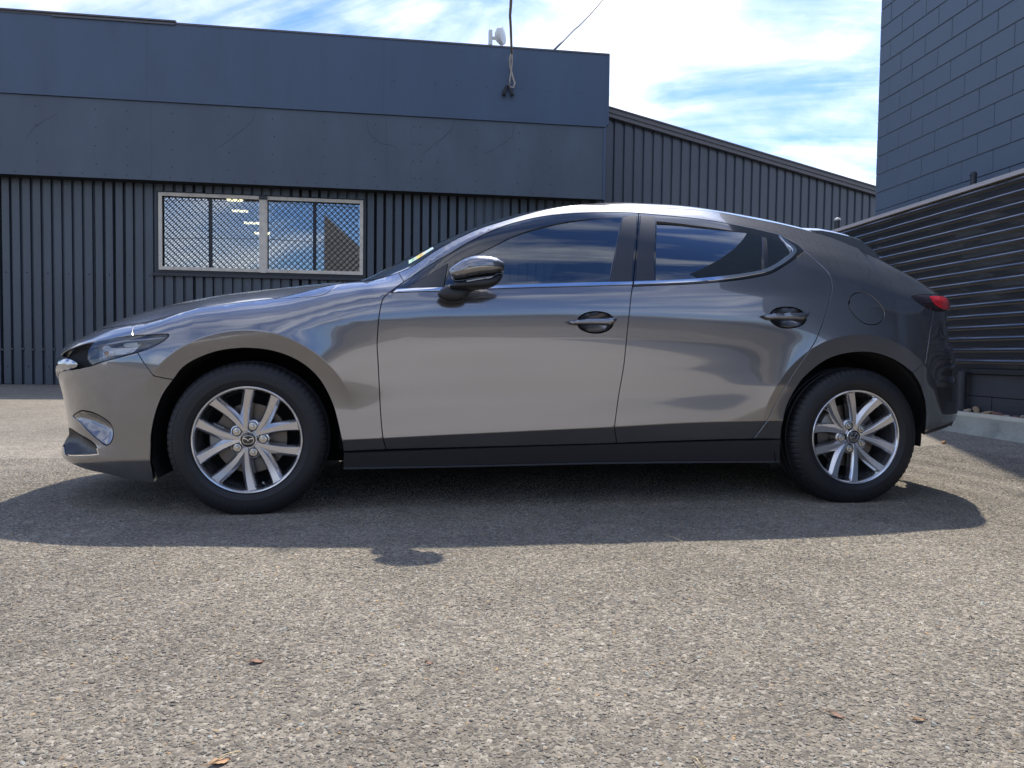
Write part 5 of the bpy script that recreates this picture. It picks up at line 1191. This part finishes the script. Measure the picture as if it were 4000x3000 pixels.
grid("cowl", nz(.358, .445, 8), np.linspace(-.96, .96, 41), lambda x, t: top(x, t)-np.array([0, 0, .012]), M_PLASTIC)
grid("cowl_edge", nz(.358, .63, 20), np.linspace(.955, .999, 4), lambda x, t: top(x, t), M_PAINT); grid("cowl_edge", nz(.358, .63, 20), np.linspace(-.999, -.955, 4), lambda x, t: top(x, t), M_PAINT)
grid("windscreen", nz(.445, 1.205, 40), np.linspace(-.965, .965, 41), lambda x, t: top(x, t)+np.array([0, 0, .001]), G_SCREEN)
fr1 = grid("windscreen_frit", nz(.445, 1.205, 40), np.linspace(-.995, -.962, 4), lambda x, t: top(x, t)+np.array([0, 0, .0005]), M_GLOSSBLK); fr2 = grid("windscreen_frit", nz(.445, 1.205, 40), np.linspace(.962, .995, 4), lambda x, t: top(x, t)+np.array([0, 0, .0005]), M_GLOSSBLK)
grid("roof_panel", nz(1.21, 2.70, 70), np.linspace(-1.0, 1.0, 61), lambda x, t: top(x, t, 2.0), M_PAINT)
grid("tailgate_glass", nz(2.70, 3.36, 30), np.linspace(-.93, .93, 31), lambda x, t: top(x, t), mat("dark_rear_glass", (.01, .012, .014), .03, coat=1))
grid("tailgate_edge", nz(2.70, 3.44, 40), np.linspace(.93, 1.0, 4), lambda x, t: top(x, t), M_PAINT); grid("tailgate_edge", nz(2.70, 3.44, 40), np.linspace(-1.0, -.93, 4), lambda x, t: top(x, t), M_PAINT); grid("tailgate_edge", nz(3.36, 3.46, 8), np.linspace(-.93, .93, 31), lambda x, t: top(x, t), M_PAINT)
def spoiler():
    prof = [(2.64, 1.372), (2.74, 1.372), (2.82, 1.362), (2.90, 1.348), (2.99, 1.327), (3.045, 1.292), (3.105, 1.248), (3.075, 1.232), (2.98, 1.262), (2.88, 1.286), (2.76, 1.305), (2.64, 1.32)]
    V = []; n = len(prof); ys = np.linspace(-1, 1, 33)
    for t in ys:
        for i, (x, z) in enumerate(prof): V.append((2.64+(x-2.64)*(1-.10*abs(t)**3), .53*t, z-.010-.026*abs(t)**2.2-(.012 if abs(t) > .97 else 0)))
    Fs = [(i*n+j, i*n+(j+1) % n, (i+1)*n+(j+1) % n, (i+1)*n+j) for i in range(32) for j in range(n)]+[tuple(range(n)), tuple(range(32*n, 33*n))[::-1]]
    mb = MB(); mb.add(V, Fs); o = cl(mb.build("spoiler", M_PAINT, car, smooth=True, sharp=28))
spoiler()
# registration label on the windscreen
def label_strip():
    cols = [(.55, .70, .55), (.75, .62, .12), (.30, .52, .30), (.72, .70, .60), (.45, .60, .66), (.55, .25, .16)]
    ms = [mat("label_ink", c, .5) for c in cols]; mb = MB()
    P = lambda s, h: (lambda x: tuple(top(np.array([x]), np.array([-.90+h*.13]))[0]*np.array([1, -1, 1])*np.array([1, -1, 1])+np.array([0, 0, .0025])))(.655+s*.11)
    R = random.Random(3); n = 9
    for i in range(n):
        for j in range(3):
            q = [P(a, b) for a, b in ((i/n, j/3), ((i+1)/n, j/3), ((i+1)/n, (j+1)/3), (i/n, (j+1)/3))]
            q = [(x, -abs(y), z) for x, y, z in q]; mb.add(q, [(0, 1, 2, 3)], [0, 2, 1, 1, 5, 1, 3, 4, 0][i] if j == 1 else [0, 2, 4, 1, 1, 3, 4, 0, 4][i])
    cl(mb.build("registration_label", ms, car))
label_strip()

# ---- arches, floor, cabin ----------------------------------------------------------------------------
def inner():
    for cx, r, q0, q1 in ((0, .388, -18, 204), (2.725, .398, 3, 197)):
        for s in (-1, 1):
            mb = MB(); T = lambda x, h, z, cx=cx, s=s: (cx+x, s*h, .311+z)
            mb.lathe([(r+.045, .832), (r, .848)], 40, T, a0=math.radians(14), a1=math.radians(166)); mb.lathe([(r, .848), (r+.002, .80), (r, .52), (.05, .52)], 48, T, a0=math.radians(q0), a1=math.radians(q1)); cl(mb.build("wheel_arch_liner", M_LINER, car, smooth=True, sharp=40))
    for s in (-1, 1):
        mb = MB(); T = lambda x, h, z, s=s: (2.725+x, s*h, .311+z); mb.lathe([(.356, .850), (.358, .80), (.356, .60)], 8, T, a0=math.radians(-8), a1=math.radians(6)); cl(mb.build("mud_flap", M_LINER, car))
    mb = MB(); mb.box((-.70, -.50, .17), (3.15, .50, .24)); mb.box((.42, -.80, .20), (2.30, .80, .26)); mb.box((-.76, -.55, .24), (.42, .55, .55)); mb.box((2.30, -.56, .24), (3.15, .56, .62)); mb.box((-.70, -.50, .55), (.36, .50, .70)); mb.box((.36, -.78, .26), (.42, .78, .86))
    mb.box((3.0, -.62, .40), (3.36, .62, .60)); cl(mb.build("underbody", M_UNDER, car))
    mb = MB(); mb.tube([(2.4, .38, .20), (3.1, .42, .22), (3.5, .45, .27)], .035, 12); cl(mb.build("exhaust_pipe", M_CALIP, car, smooth=True))
    # dashboard, wheel, seats
    def rbox(name, lo, hi, m, w=.04, rot=0, parent=None):
        bm = bmesh.new(); bmesh.ops.create_cube(bm, size=1); c = [(a+b)/2 for a, b in zip(lo, hi)]; d = [b-a for a, b in zip(lo, hi)]
        for v in bm.verts: v.co = Vector([v.co[i]*d[i] for i in range(3)])
        bmesh.ops.bevel(bm, geom=bm.edges[:], offset=w, segments=4, affect='EDGES', profile=.6)
        me = bpy.data.meshes.new(name); bm.to_mesh(me); bm.free(); me.materials.append(m); me.polygons.foreach_set('use_smooth', [True]*len(me.polygons))
        o = link(name, me, parent or car, (c[0]-CX, c[1], c[2]) if parent is None else c); o.rotation_euler = (0, rot, 0); return o
    rbox("dashboard", (.40, -.70, .62), (.84, .70, .93), M_INT, .07)
    for y in (-.37, .37):
        s = rbox("front_seat", (1.12, y-.25, .36), (1.62, y+.25, .52), M_SEAT, .06)
        for nm, lo, hi, rot in (("seat_back", (.20, -.24, .05), (.33, .24, .66), .28), ("headrest", (.36, -.13, .68), (.46, .13, .86), .22)):
            b = rbox(nm, lo, hi, M_SEAT, .045, rot, parent=s)
    s = rbox("rear_bench", (2.0, -.62, .38), (2.45, .62, .54), M_SEAT, .06)
    rbox("seat_back", (.20, -.60, .05), (.34, .60, .50), M_SEAT, .05, .35, parent=s)
    for y in (-.36, .36): rbox("headrest", (.42, y-.12, .50), (.51, y+.12, .64), M_SEAT, .04, .25, parent=s)
    mb = MB(); c = Vector((.93, .37, .86)); ax = Vector((.9, 0, .42)).normalized(); u = Vector((0, 1, 0)); v = ax.cross(u); mb.tube([tuple(c+.18*(math.cos(a)*u+math.sin(a)*v)) for a in np.linspace(0, 2*math.pi, 40)], .014, 8); mb.tube([tuple(c-.17*u), tuple(c+.17*u)], .012, 6); mb.tube([tuple(c), tuple(c-.15*v)], .012, 6); mb.tube([tuple(c), (.80, .37, .80)], .03, 8); cl(mb.build("steering_wheel", M_INT, car, smooth=True))
    mb = MB(); mb.box((.40, -.81, .235), (2.36, -.76, .34)); mb.box((.40, .76, .235), (2.36, .81, .34)); cl(mb.build("sill_light_block", M_LINER, car))  # added black boxes, stop light showing between doors and skirt
    mb = MB(); mb.box((.44, -.75, .27), (2.95, .75, .30)); cl(mb.build("cabin_floor", M_INT, car))
    # roof lining and pillars inside
    grid("roof_lining", nz(1.25, 2.62, 24), np.linspace(-.96, .96, 25), lambda x, t: top(x, t, 2.0)-np.array([0, 0, .035]), M_INT)
inner()

# ---- wheels ------------------------------------------------------------------------------------------
def wheel_meshes():
    H = {}
    def fin(mb, name, mats, smooth=True, sharp=30):
        o = mb.build(name, mats, None, smooth=smooth, sharp=sharp); me = o.data; bpy.data.objects.remove(o); return me
    T = lambda x, h, z: (x, -h, z)
    prof = [(.2195,.086),(.224,.0935),(.232,.0985),(.245,.102),(.246,.1028),(.268,.1035),(.282,.1015),(.292,.0975),(.2925,.0985),(.300,.0945),(.308,.089),(.3155,.080),(.3195,.068),(.3225,.052),(.3225,.046),(.3165,.044),(.3165,.036),(.3235,.034),(.324,.008),(.317,.006),(.317,-.006),(.324,-.008),(.3235,-.034),(.3165,-.036),(.3165,-.044),(.3225,-.046),(.3225,-.055),(.3195,-.068),(.308,-.089),(.292,-.0975),(.268,-.1035),(.232,-.0985),(.2195,-.086)]
    n = 432; V = []; m = len(prof)
    for k in range(n):
        a = 2*math.pi*k/n
        for r, h in prof:
            rr = r
            if k % 6 == 0 and .298 < r < .3226 and abs(h) > .05: rr = r-.0035
            x, z = rr*math.cos(a), rr*math.sin(a); hh = h
            if z < -.3095: hh = h*(1+.35*(-.3095-z)*8); z = -.3095-(z+.3095)*0
            V.append((x, -hh, z))
    Fs = [(k*m+j, ((k+1) % n)*m+j, ((k+1) % n)*m+j+1, k*m+j+1) for k in range(n) for j in range(m-1)]
    mb = MB(); mb.add(V, Fs); H['tyre'] = fin(mb, "tyre", [M_RUBBER], sharp=32)
    mb = MB(); mb.lathe([(.2195,.080),(.2215,.088),(.2212,.0935),(.2185,.0955),(.214,.0945),(.2105,.0905),(.2085,.085)], 128, T); mb.lathe([(.2085,.085),(.2065,.078),(.2045,.058),(.2025,.035)], 128, T); mb.lathe([(.2025,.035),(.199,.02),(.196,-.03),(.201,-.075),(.2195,-.083)], 128, T, mi=1)
    H['rim'] = fin(mb, "rim", [M_ALLOY, M_ALLOYD])
    # hub plate with lobes at the nuts
    mb = MB(); N = 200; ring = []
    def lobe(a): c = .5+.5*math.cos(5*a); return .054+.031*c**.6
    for lv, (h, k) in enumerate(((.062, .55), (.066, .80), (.058, .97), (.040, 1.0), (.012, .98))):
        for i in range(N):
            a = 2*math.pi*i/N; r = lobe(a)*k if lv > 0 else .030; ring.append((r*math.cos(a), -h, r*math.sin(a)))
    V = ring+[(0, -.060, 0)]; Fs = [(lv*N+i, lv*N+(i+1) % N, (lv+1)*N+(i+1) % N, (lv+1)*N+i) for lv in range(4) for i in range(N)]+[(i, (i+1) % N, 5*N) for i in range(N)]
    mb.add(V, Fs); H['hub'] = fin(mb, "wheel_hub", [M_ALLOY], sharp=40)
    # a single spoke: from the apex (between two nuts) at angle 36 deg + side to the rim
    def spoke(sg):
        # local frame: nut direction = angle 0; apex at +-36 deg; rim end at +-14.6 deg
        a0, a1 = math.radians(36)*sg, math.radians(14.6)*sg; P0 = np.array([.030*math.cos(a0), .030*math.sin(a0)]); P1 = np.array([.2085*math.cos(a1), .2085*math.sin(a1)])
        d = P1-P0; L_ = np.linalg.norm(d); d /= L_; nrm = np.array([-d[1], d[0]]); mb = MB(); V = []; ns = 22
        for i in range(ns+1):
            t = i/ns; c = P0+d*L_*t+nrm*sg*(.0075*math.sin(math.pi*t)); w = .0076+.0088*t**1.3+.003*(t > .97)
            h = .0665+.0215*t**.8-.004*math.sin(math.pi*t); er = .0045
            # asymmetric section: flat bright face, broad bevel on the side away from the nut
            ob = .0125+.009*(1-t)**1.5
            sec = [(-w-ob, h-.040), (-w-ob*.85, h-.016), (-w, h-.0012), (-w+er*.3, h), (w-er*.3, h), (w, h-.0012), (w+.0065, h-.013), (w+.009, h-.040)]
            if sg > 0: sec = [(-a, b) for a, b in sec][::-1]
            for a, b in sec: q = c+nrm*a; V.append((q[0], -b, q[1]))
        m = 8; Fs = [(i*m+j, i*m+j+1, (i+1)*m+j+1, (i+1)*m+j) for i in range(ns) for j in range(m-1)]+[(i*m+m-1, i*m, (i+1)*m, (i+1)*m+m-1) for i in range(ns)]
        mb.add(V, Fs); return fin(mb, "spoke", [M_ALLOY], sharp=22)
    H['spoke+'], H['spoke-'] = spoke(1), spoke(-1)
    mb = MB(); mb.lathe([(0, .072), (.0105, .072), (.0108, .070), (.0108, .0665)], 6, lambda x, h, z: (.057+x, -h, z)); mb.lathe([(.0108, .0672), (.0155, .0665), (.0165, .0635), (.0165, .05)], 24, lambda x, h, z: (.057+x, -h, z)); mb.lathe([(0, .0765), (.0055, .0755), (.007, .072)], 12, lambda x, h, z: (.057+x, -h, z))
    H['nut'] = fin(mb, "lug_nut", [mat("nut_steel", (.62, .61, .58), .22, metal=1.0)])
    mb = MB(); mb.lathe([(.0172, .0645), (.0195, .0665), (.0205, .0655)], 28, lambda x, h, z: (.057+x, -h, z)); H['seat'] = fin(mb, "nut_seat", [M_ALLOY])
    mb = MB(); mb.lathe([(.0165, .0668), (.0172, .0670), (.0190, .0671)], 28, lambda x, h, z: (.057+x, -h, z)); H['seatdark'] = fin(mb, "nut_pocket_shade", [M_LINER])  # flat black ring paints the shade of a nut pocket on the hub
    mb = MB(); mb.lathe([(0, .0760), (.0295, .0755), (.0305, .0750)], 48, T); H['cap'] = fin(mb, "centre_cap", [M_GLOSSBLK])
    mb = MB(); mb.lathe([(.0300, .0745), (.0310, .0770), (.0330, .0772), (.0345, .0755), (.0350, .0690)], 64, T); H['capring'] = fin(mb, "cap_ring", [M_CHROME])
    # emblem: oval ring with spread wings
    mb = MB(); n = 64; V = []
    for k in range(n):
        a = 2*math.pi*k/n; c, s = math.cos(a), math.sin(a); rx, rz_ = .0232, .0182
        sq = (abs(c)**2.6+abs(s)**2.6)**(-1/2.6)
        for f, h in ((.86, .0762), (.90, .0782), (.98, .0782), (1.02, .0762)): V.append((rx*c*sq*f*.985, -h, rz_*s*sq*f-.0008))
    mb.add(V, [(k*4+j, ((k+1) % n)*4+j, ((k+1) % n)*4+j+1, k*4+j+1) for k in range(n) for j in range(3)])
    def pl(poly): mb.prism(poly, .0764, .0784, lambda a, b, c: (a, -c, b))
    pl([(-.0205, .0095), (-.0165, .0108), (-.0035, .0030), (.0, -.0040), (.0, -.0072), (-.0018, -.0060), (-.0045, .0002), (-.0190, .0040)]); pl([(.0205, .0070), (.0160, .0072), (.0055, .0045), (.0, -.0040), (.0, -.0072), (.0030, -.0020), (.0085, .0012), (.0195, .0035)])
    H['emblem'] = fin(mb, "emblem", [M_CHROME], smooth=False)
    mb = MB(); mb.lathe([(.068, .012), (.072, .014), (.146, .014), (.148, .012), (.148, -.008), (.07, -.008)], 96, T); H['disc'] = fin(mb, "brake_disc", [M_DISC])
    mb = MB(); mb.lathe([(.0, .036), (.066, .036), (.070, .032), (.070, .010)], 48, T); H['hat'] = fin(mb, "disc_hat", [M_ALLOYD])
    def cal(a0, a1):
        mb = MB(); T2 = lambda x, h, z: (x, -h, z)
        mb.lathe([(.112, .038), (.140, .046), (.158, .040), (.166, .020), (.166, -.03)], 14, T2, a0=math.radians(a0), a1=math.radians(a1)); mb.lathe([(.095, .020), (.112, .038)], 14, T2, a0=math.radians(a0+6), a1=math.radians(a1-6))
        for a in (a0+4, a1-4): c = math.radians(a); mb.tube([(.150*math.cos(c), .02, .150*math.sin(c)), (.150*math.cos(c), -.05, .150*math.sin(c))], .012, 10)
        c = math.radians((a0+a1)/2); mb.tube([(.118*math.cos(c), -.02, .118*math.sin(c)), (.118*math.cos(c), -.044, .118*math.sin(c))], .020, 14)
        return fin(mb, "brake_caliper", [M_CALIP], sharp=35)
    H['calf'] = cal(155, 200); H['calr'] = cal(128, 168)
    mb = MB(); mb.tube([(-.186, -.066, .070), (-.176, -.084, .066)], .0042, 8); H['valve'] = fin(mb, "valve_stem", [M_CALIP])
    mb = MB(); mb.lathe([(.40*0+.05, -.02), (.20, -.03)], 48, T); H['dust'] = fin(mb, "backing_plate", [M_LINER])
    return H
WM = wheel_meshes()
_glyph = {}
def glyph(ch):
    if ch not in _glyph:
        cu = bpy.data.curves.new("glyph", 'FONT'); cu.body = ch; cu.size = 1; cu.align_x = 'CENTER'; ob = bpy.data.objects.new("glyph", cu); COL.objects.link(ob)
        bpy.context.view_layer.update(); me = bpy.data.meshes.new_from_object(ob.evaluated_get(bpy.context.evaluated_depsgraph_get()))
        V = [tuple(v.co) for v in me.vertices]; Fs = [tuple(p.vertices) for p in me.polygons]; bpy.data.objects.remove(ob); bpy.data.curves.remove(cu); bpy.data.meshes.remove(me); _glyph[ch] = (V, Fs)
    return _glyph[ch]
def letters():
    mb = MB()
    def word(txt, mid, size, r, step, flip=1):
        n = len(txt)
        for i, ch in enumerate(txt):
            if ch == ' ': continue
            a = math.radians(mid-flip*(i-(n-1)/2)*step); V, Fs = glyph(ch); u = (math.sin(a)*flip, -math.cos(a)*flip); v = (math.cos(a)*flip, math.sin(a)*flip)
            mb.add([(r*math.cos(a)+size*(x*u[0]+(y-.35)*v[0]), -.1044, r*math.sin(a)+size*(x*u[1]+(y-.35)*v[1])) for x, y, z in V], Fs)
    word("YOKOHAMA", 43, .030, .268, 6.2); word("BluEarth-GT", -118, .024, .268, 5.0, 1)
    o = mb.build("sidewall_lettering", M_LETTER); me = o.data; bpy.data.objects.remove(o); return me
WM['text'] = letters()
def make_wheel(x, side, rot, rear):
    hub = link("wheel", WM['hub'], car, (x-CX, side*.782, .311)); hub.rotation_euler = (0, -rot, 0) if side < 0 else (0, -rot, math.pi)
    hub.rotation_mode = 'XYZ'
    base = Matrix.Rotation(0 if side < 0 else math.pi, 4, 'Z')@Matrix.Rotation(-rot, 4, 'Y')
    hub.matrix_basis = Matrix.Translation((x-CX, side*.782, .311))@base
    def sub(name, key, ang=0.0, keep_up=False):
        o = link(name, WM[key], hub); o.rotation_euler = (0, (rot if keep_up else 0)-ang, 0); return o
    sub("tyre", 'tyre', keep_up=True); sub("rim", 'rim'); sub("centre_cap", 'cap'); sub("cap_ring", 'capring'); sub("emblem", 'emblem'); sub("sidewall_lettering", 'text')
    for k in range(5):
        a = math.radians(72*k); sub("spoke", 'spoke+', a); sub("spoke", 'spoke-', a); sub("lug_nut", 'nut', a); sub("nut_seat", 'seat', a); sub("nut_pocket_shade", 'seatdark', a)
    sub("brake_disc", 'disc'); sub("disc_hat", 'hat'); sub("brake_caliper", 'calr' if rear else 'calf', keep_up=True); sub("backing_plate", 'dust'); sub("valve_stem", 'valve', math.radians(128) if not rear else math.radians(-60))
for x, r, rear in ((0, 1.5, False), (2.725, 40.0, True)):
    make_wheel(x, -1, math.radians(r), rear); make_wheel(x, 1, math.radians(r+20), rear)

# ---- door mirrors ------------------------------------------------------------------------------------
def xz(pts, Y): return [np.array((q[0], q[2])) for q in (at_y(a, b, Y) for a, b in pts)]
def shell(name, pts, Y, bulge, back, material, parent, power=.5, sp=.0055, yfun=None, segs=None):
    l = chain(*[catmull(xz(s, Y), .008) for s in segs]) if segs else chain(catmull(xz(list(pts)+[pts[0]], Y), .008)); l = l if area(l) > 0 else l[::-1]
    V2, Fs, mp = cdt([l], sp); h, fix = inflate(V2, Fs, len(l), power); n = len(V2); yb = np.array([yfun(*v) if yfun else Y for v in V2])
    V = [(v[0], y-bulge*k, v[1]) for v, k, y in zip(V2, h, yb)]+[(v[0], y+back*(.25+.75*k), v[1]) for v, k, y in zip(V2, h, yb)]
    F2 = list(Fs)+[tuple(i+n for i in f[::-1]) for f in Fs]; m = len(l)
    for k in range(m): a, b = mp[k], mp[(k+1) % m]; F2.append((a, a+n, b+n, b))
    me = bpy.data.meshes.new(name); me.from_pydata([tuple(map(float, v)) for v in V], [], F2); me.materials.append(material); me.polygons.foreach_set('use_smooth', [True]*len(me.polygons)); me.update(); me.set_sharp_from_angle(angle=math.radians(55))
    return link(name, me, parent)
def mirror():
    YM = -1.005
    cap = shell("door_mirror", None, YM, .056, .07, M_PAINT, car, segs=[[(1751,1057),(1760,1047),(1772,1037),(1801,1018),(1837,1003),(1881,997),(1917,1001),(1946,1010),(1973,1027)], [(1973,1027),(1971,1045),(1966,1067)], [(1966,1067),(1944,1068),(1930,1075),(1874,1082),(1820,1091),(1790,1095),(1772,1092)], [(1772,1092),(1760,1078),(1751,1057)]])
    cap.location = (-CX, 0, 0)
    yf = lambda x, z: YM+.012+max(0, (.90-x))*.9
    a = shell("mirror_skirt", None, YM, .040, .06, M_PLASTIC, cap, yfun=lambda x, z: YM+.006, segs=[[(1769,1095),(1790,1097),(1820,1093),(1874,1084),(1930,1077),(1944,1070),(1966,1069)], [(1966,1069),(1963,1083),(1946,1107),(1917,1123),(1890,1128),(1860,1130)], [(1860,1130),(1800,1126),(1760,1122)], [(1760,1122),(1757,1112),(1775,1108),(1772,1100),(1769,1095)]])
    b = shell("mirror_foot", None, -.945, .036, .085, M_PLASTIC, cap, yfun=lambda x, z: -.955+.0*x, segs=[[(1733,1121),(1745,1115),(1757,1112)], [(1757,1112),(1800,1116),(1871,1127)], [(1871,1127),(1845,1139),(1830,1151),(1823,1165),(1810,1177)], [(1810,1177),(1790,1181),(1772,1183),(1743,1180),(1719,1165),(1710,1151),(1713,1140),(1733,1121)]])
    c = shell("indicator_strip", None, YM-.033, .003, .01, mat("indicator_clear", (.35, .34, .32), .2, coat=1), cap, power=.3, segs=[[(1822,1096),(1875,1087),(1928,1079)], [(1928,1079),(1918,1085),(1875,1092),(1824,1101)], [(1824,1101),(1822,1096)]])
    k = cap.copy(); COL.objects.link(k); k.parent = car; k.scale = (1, -1, 1)
    for ch in list(cap.children): d = ch.copy(); COL.objects.link(d); d.parent = k
mirror()
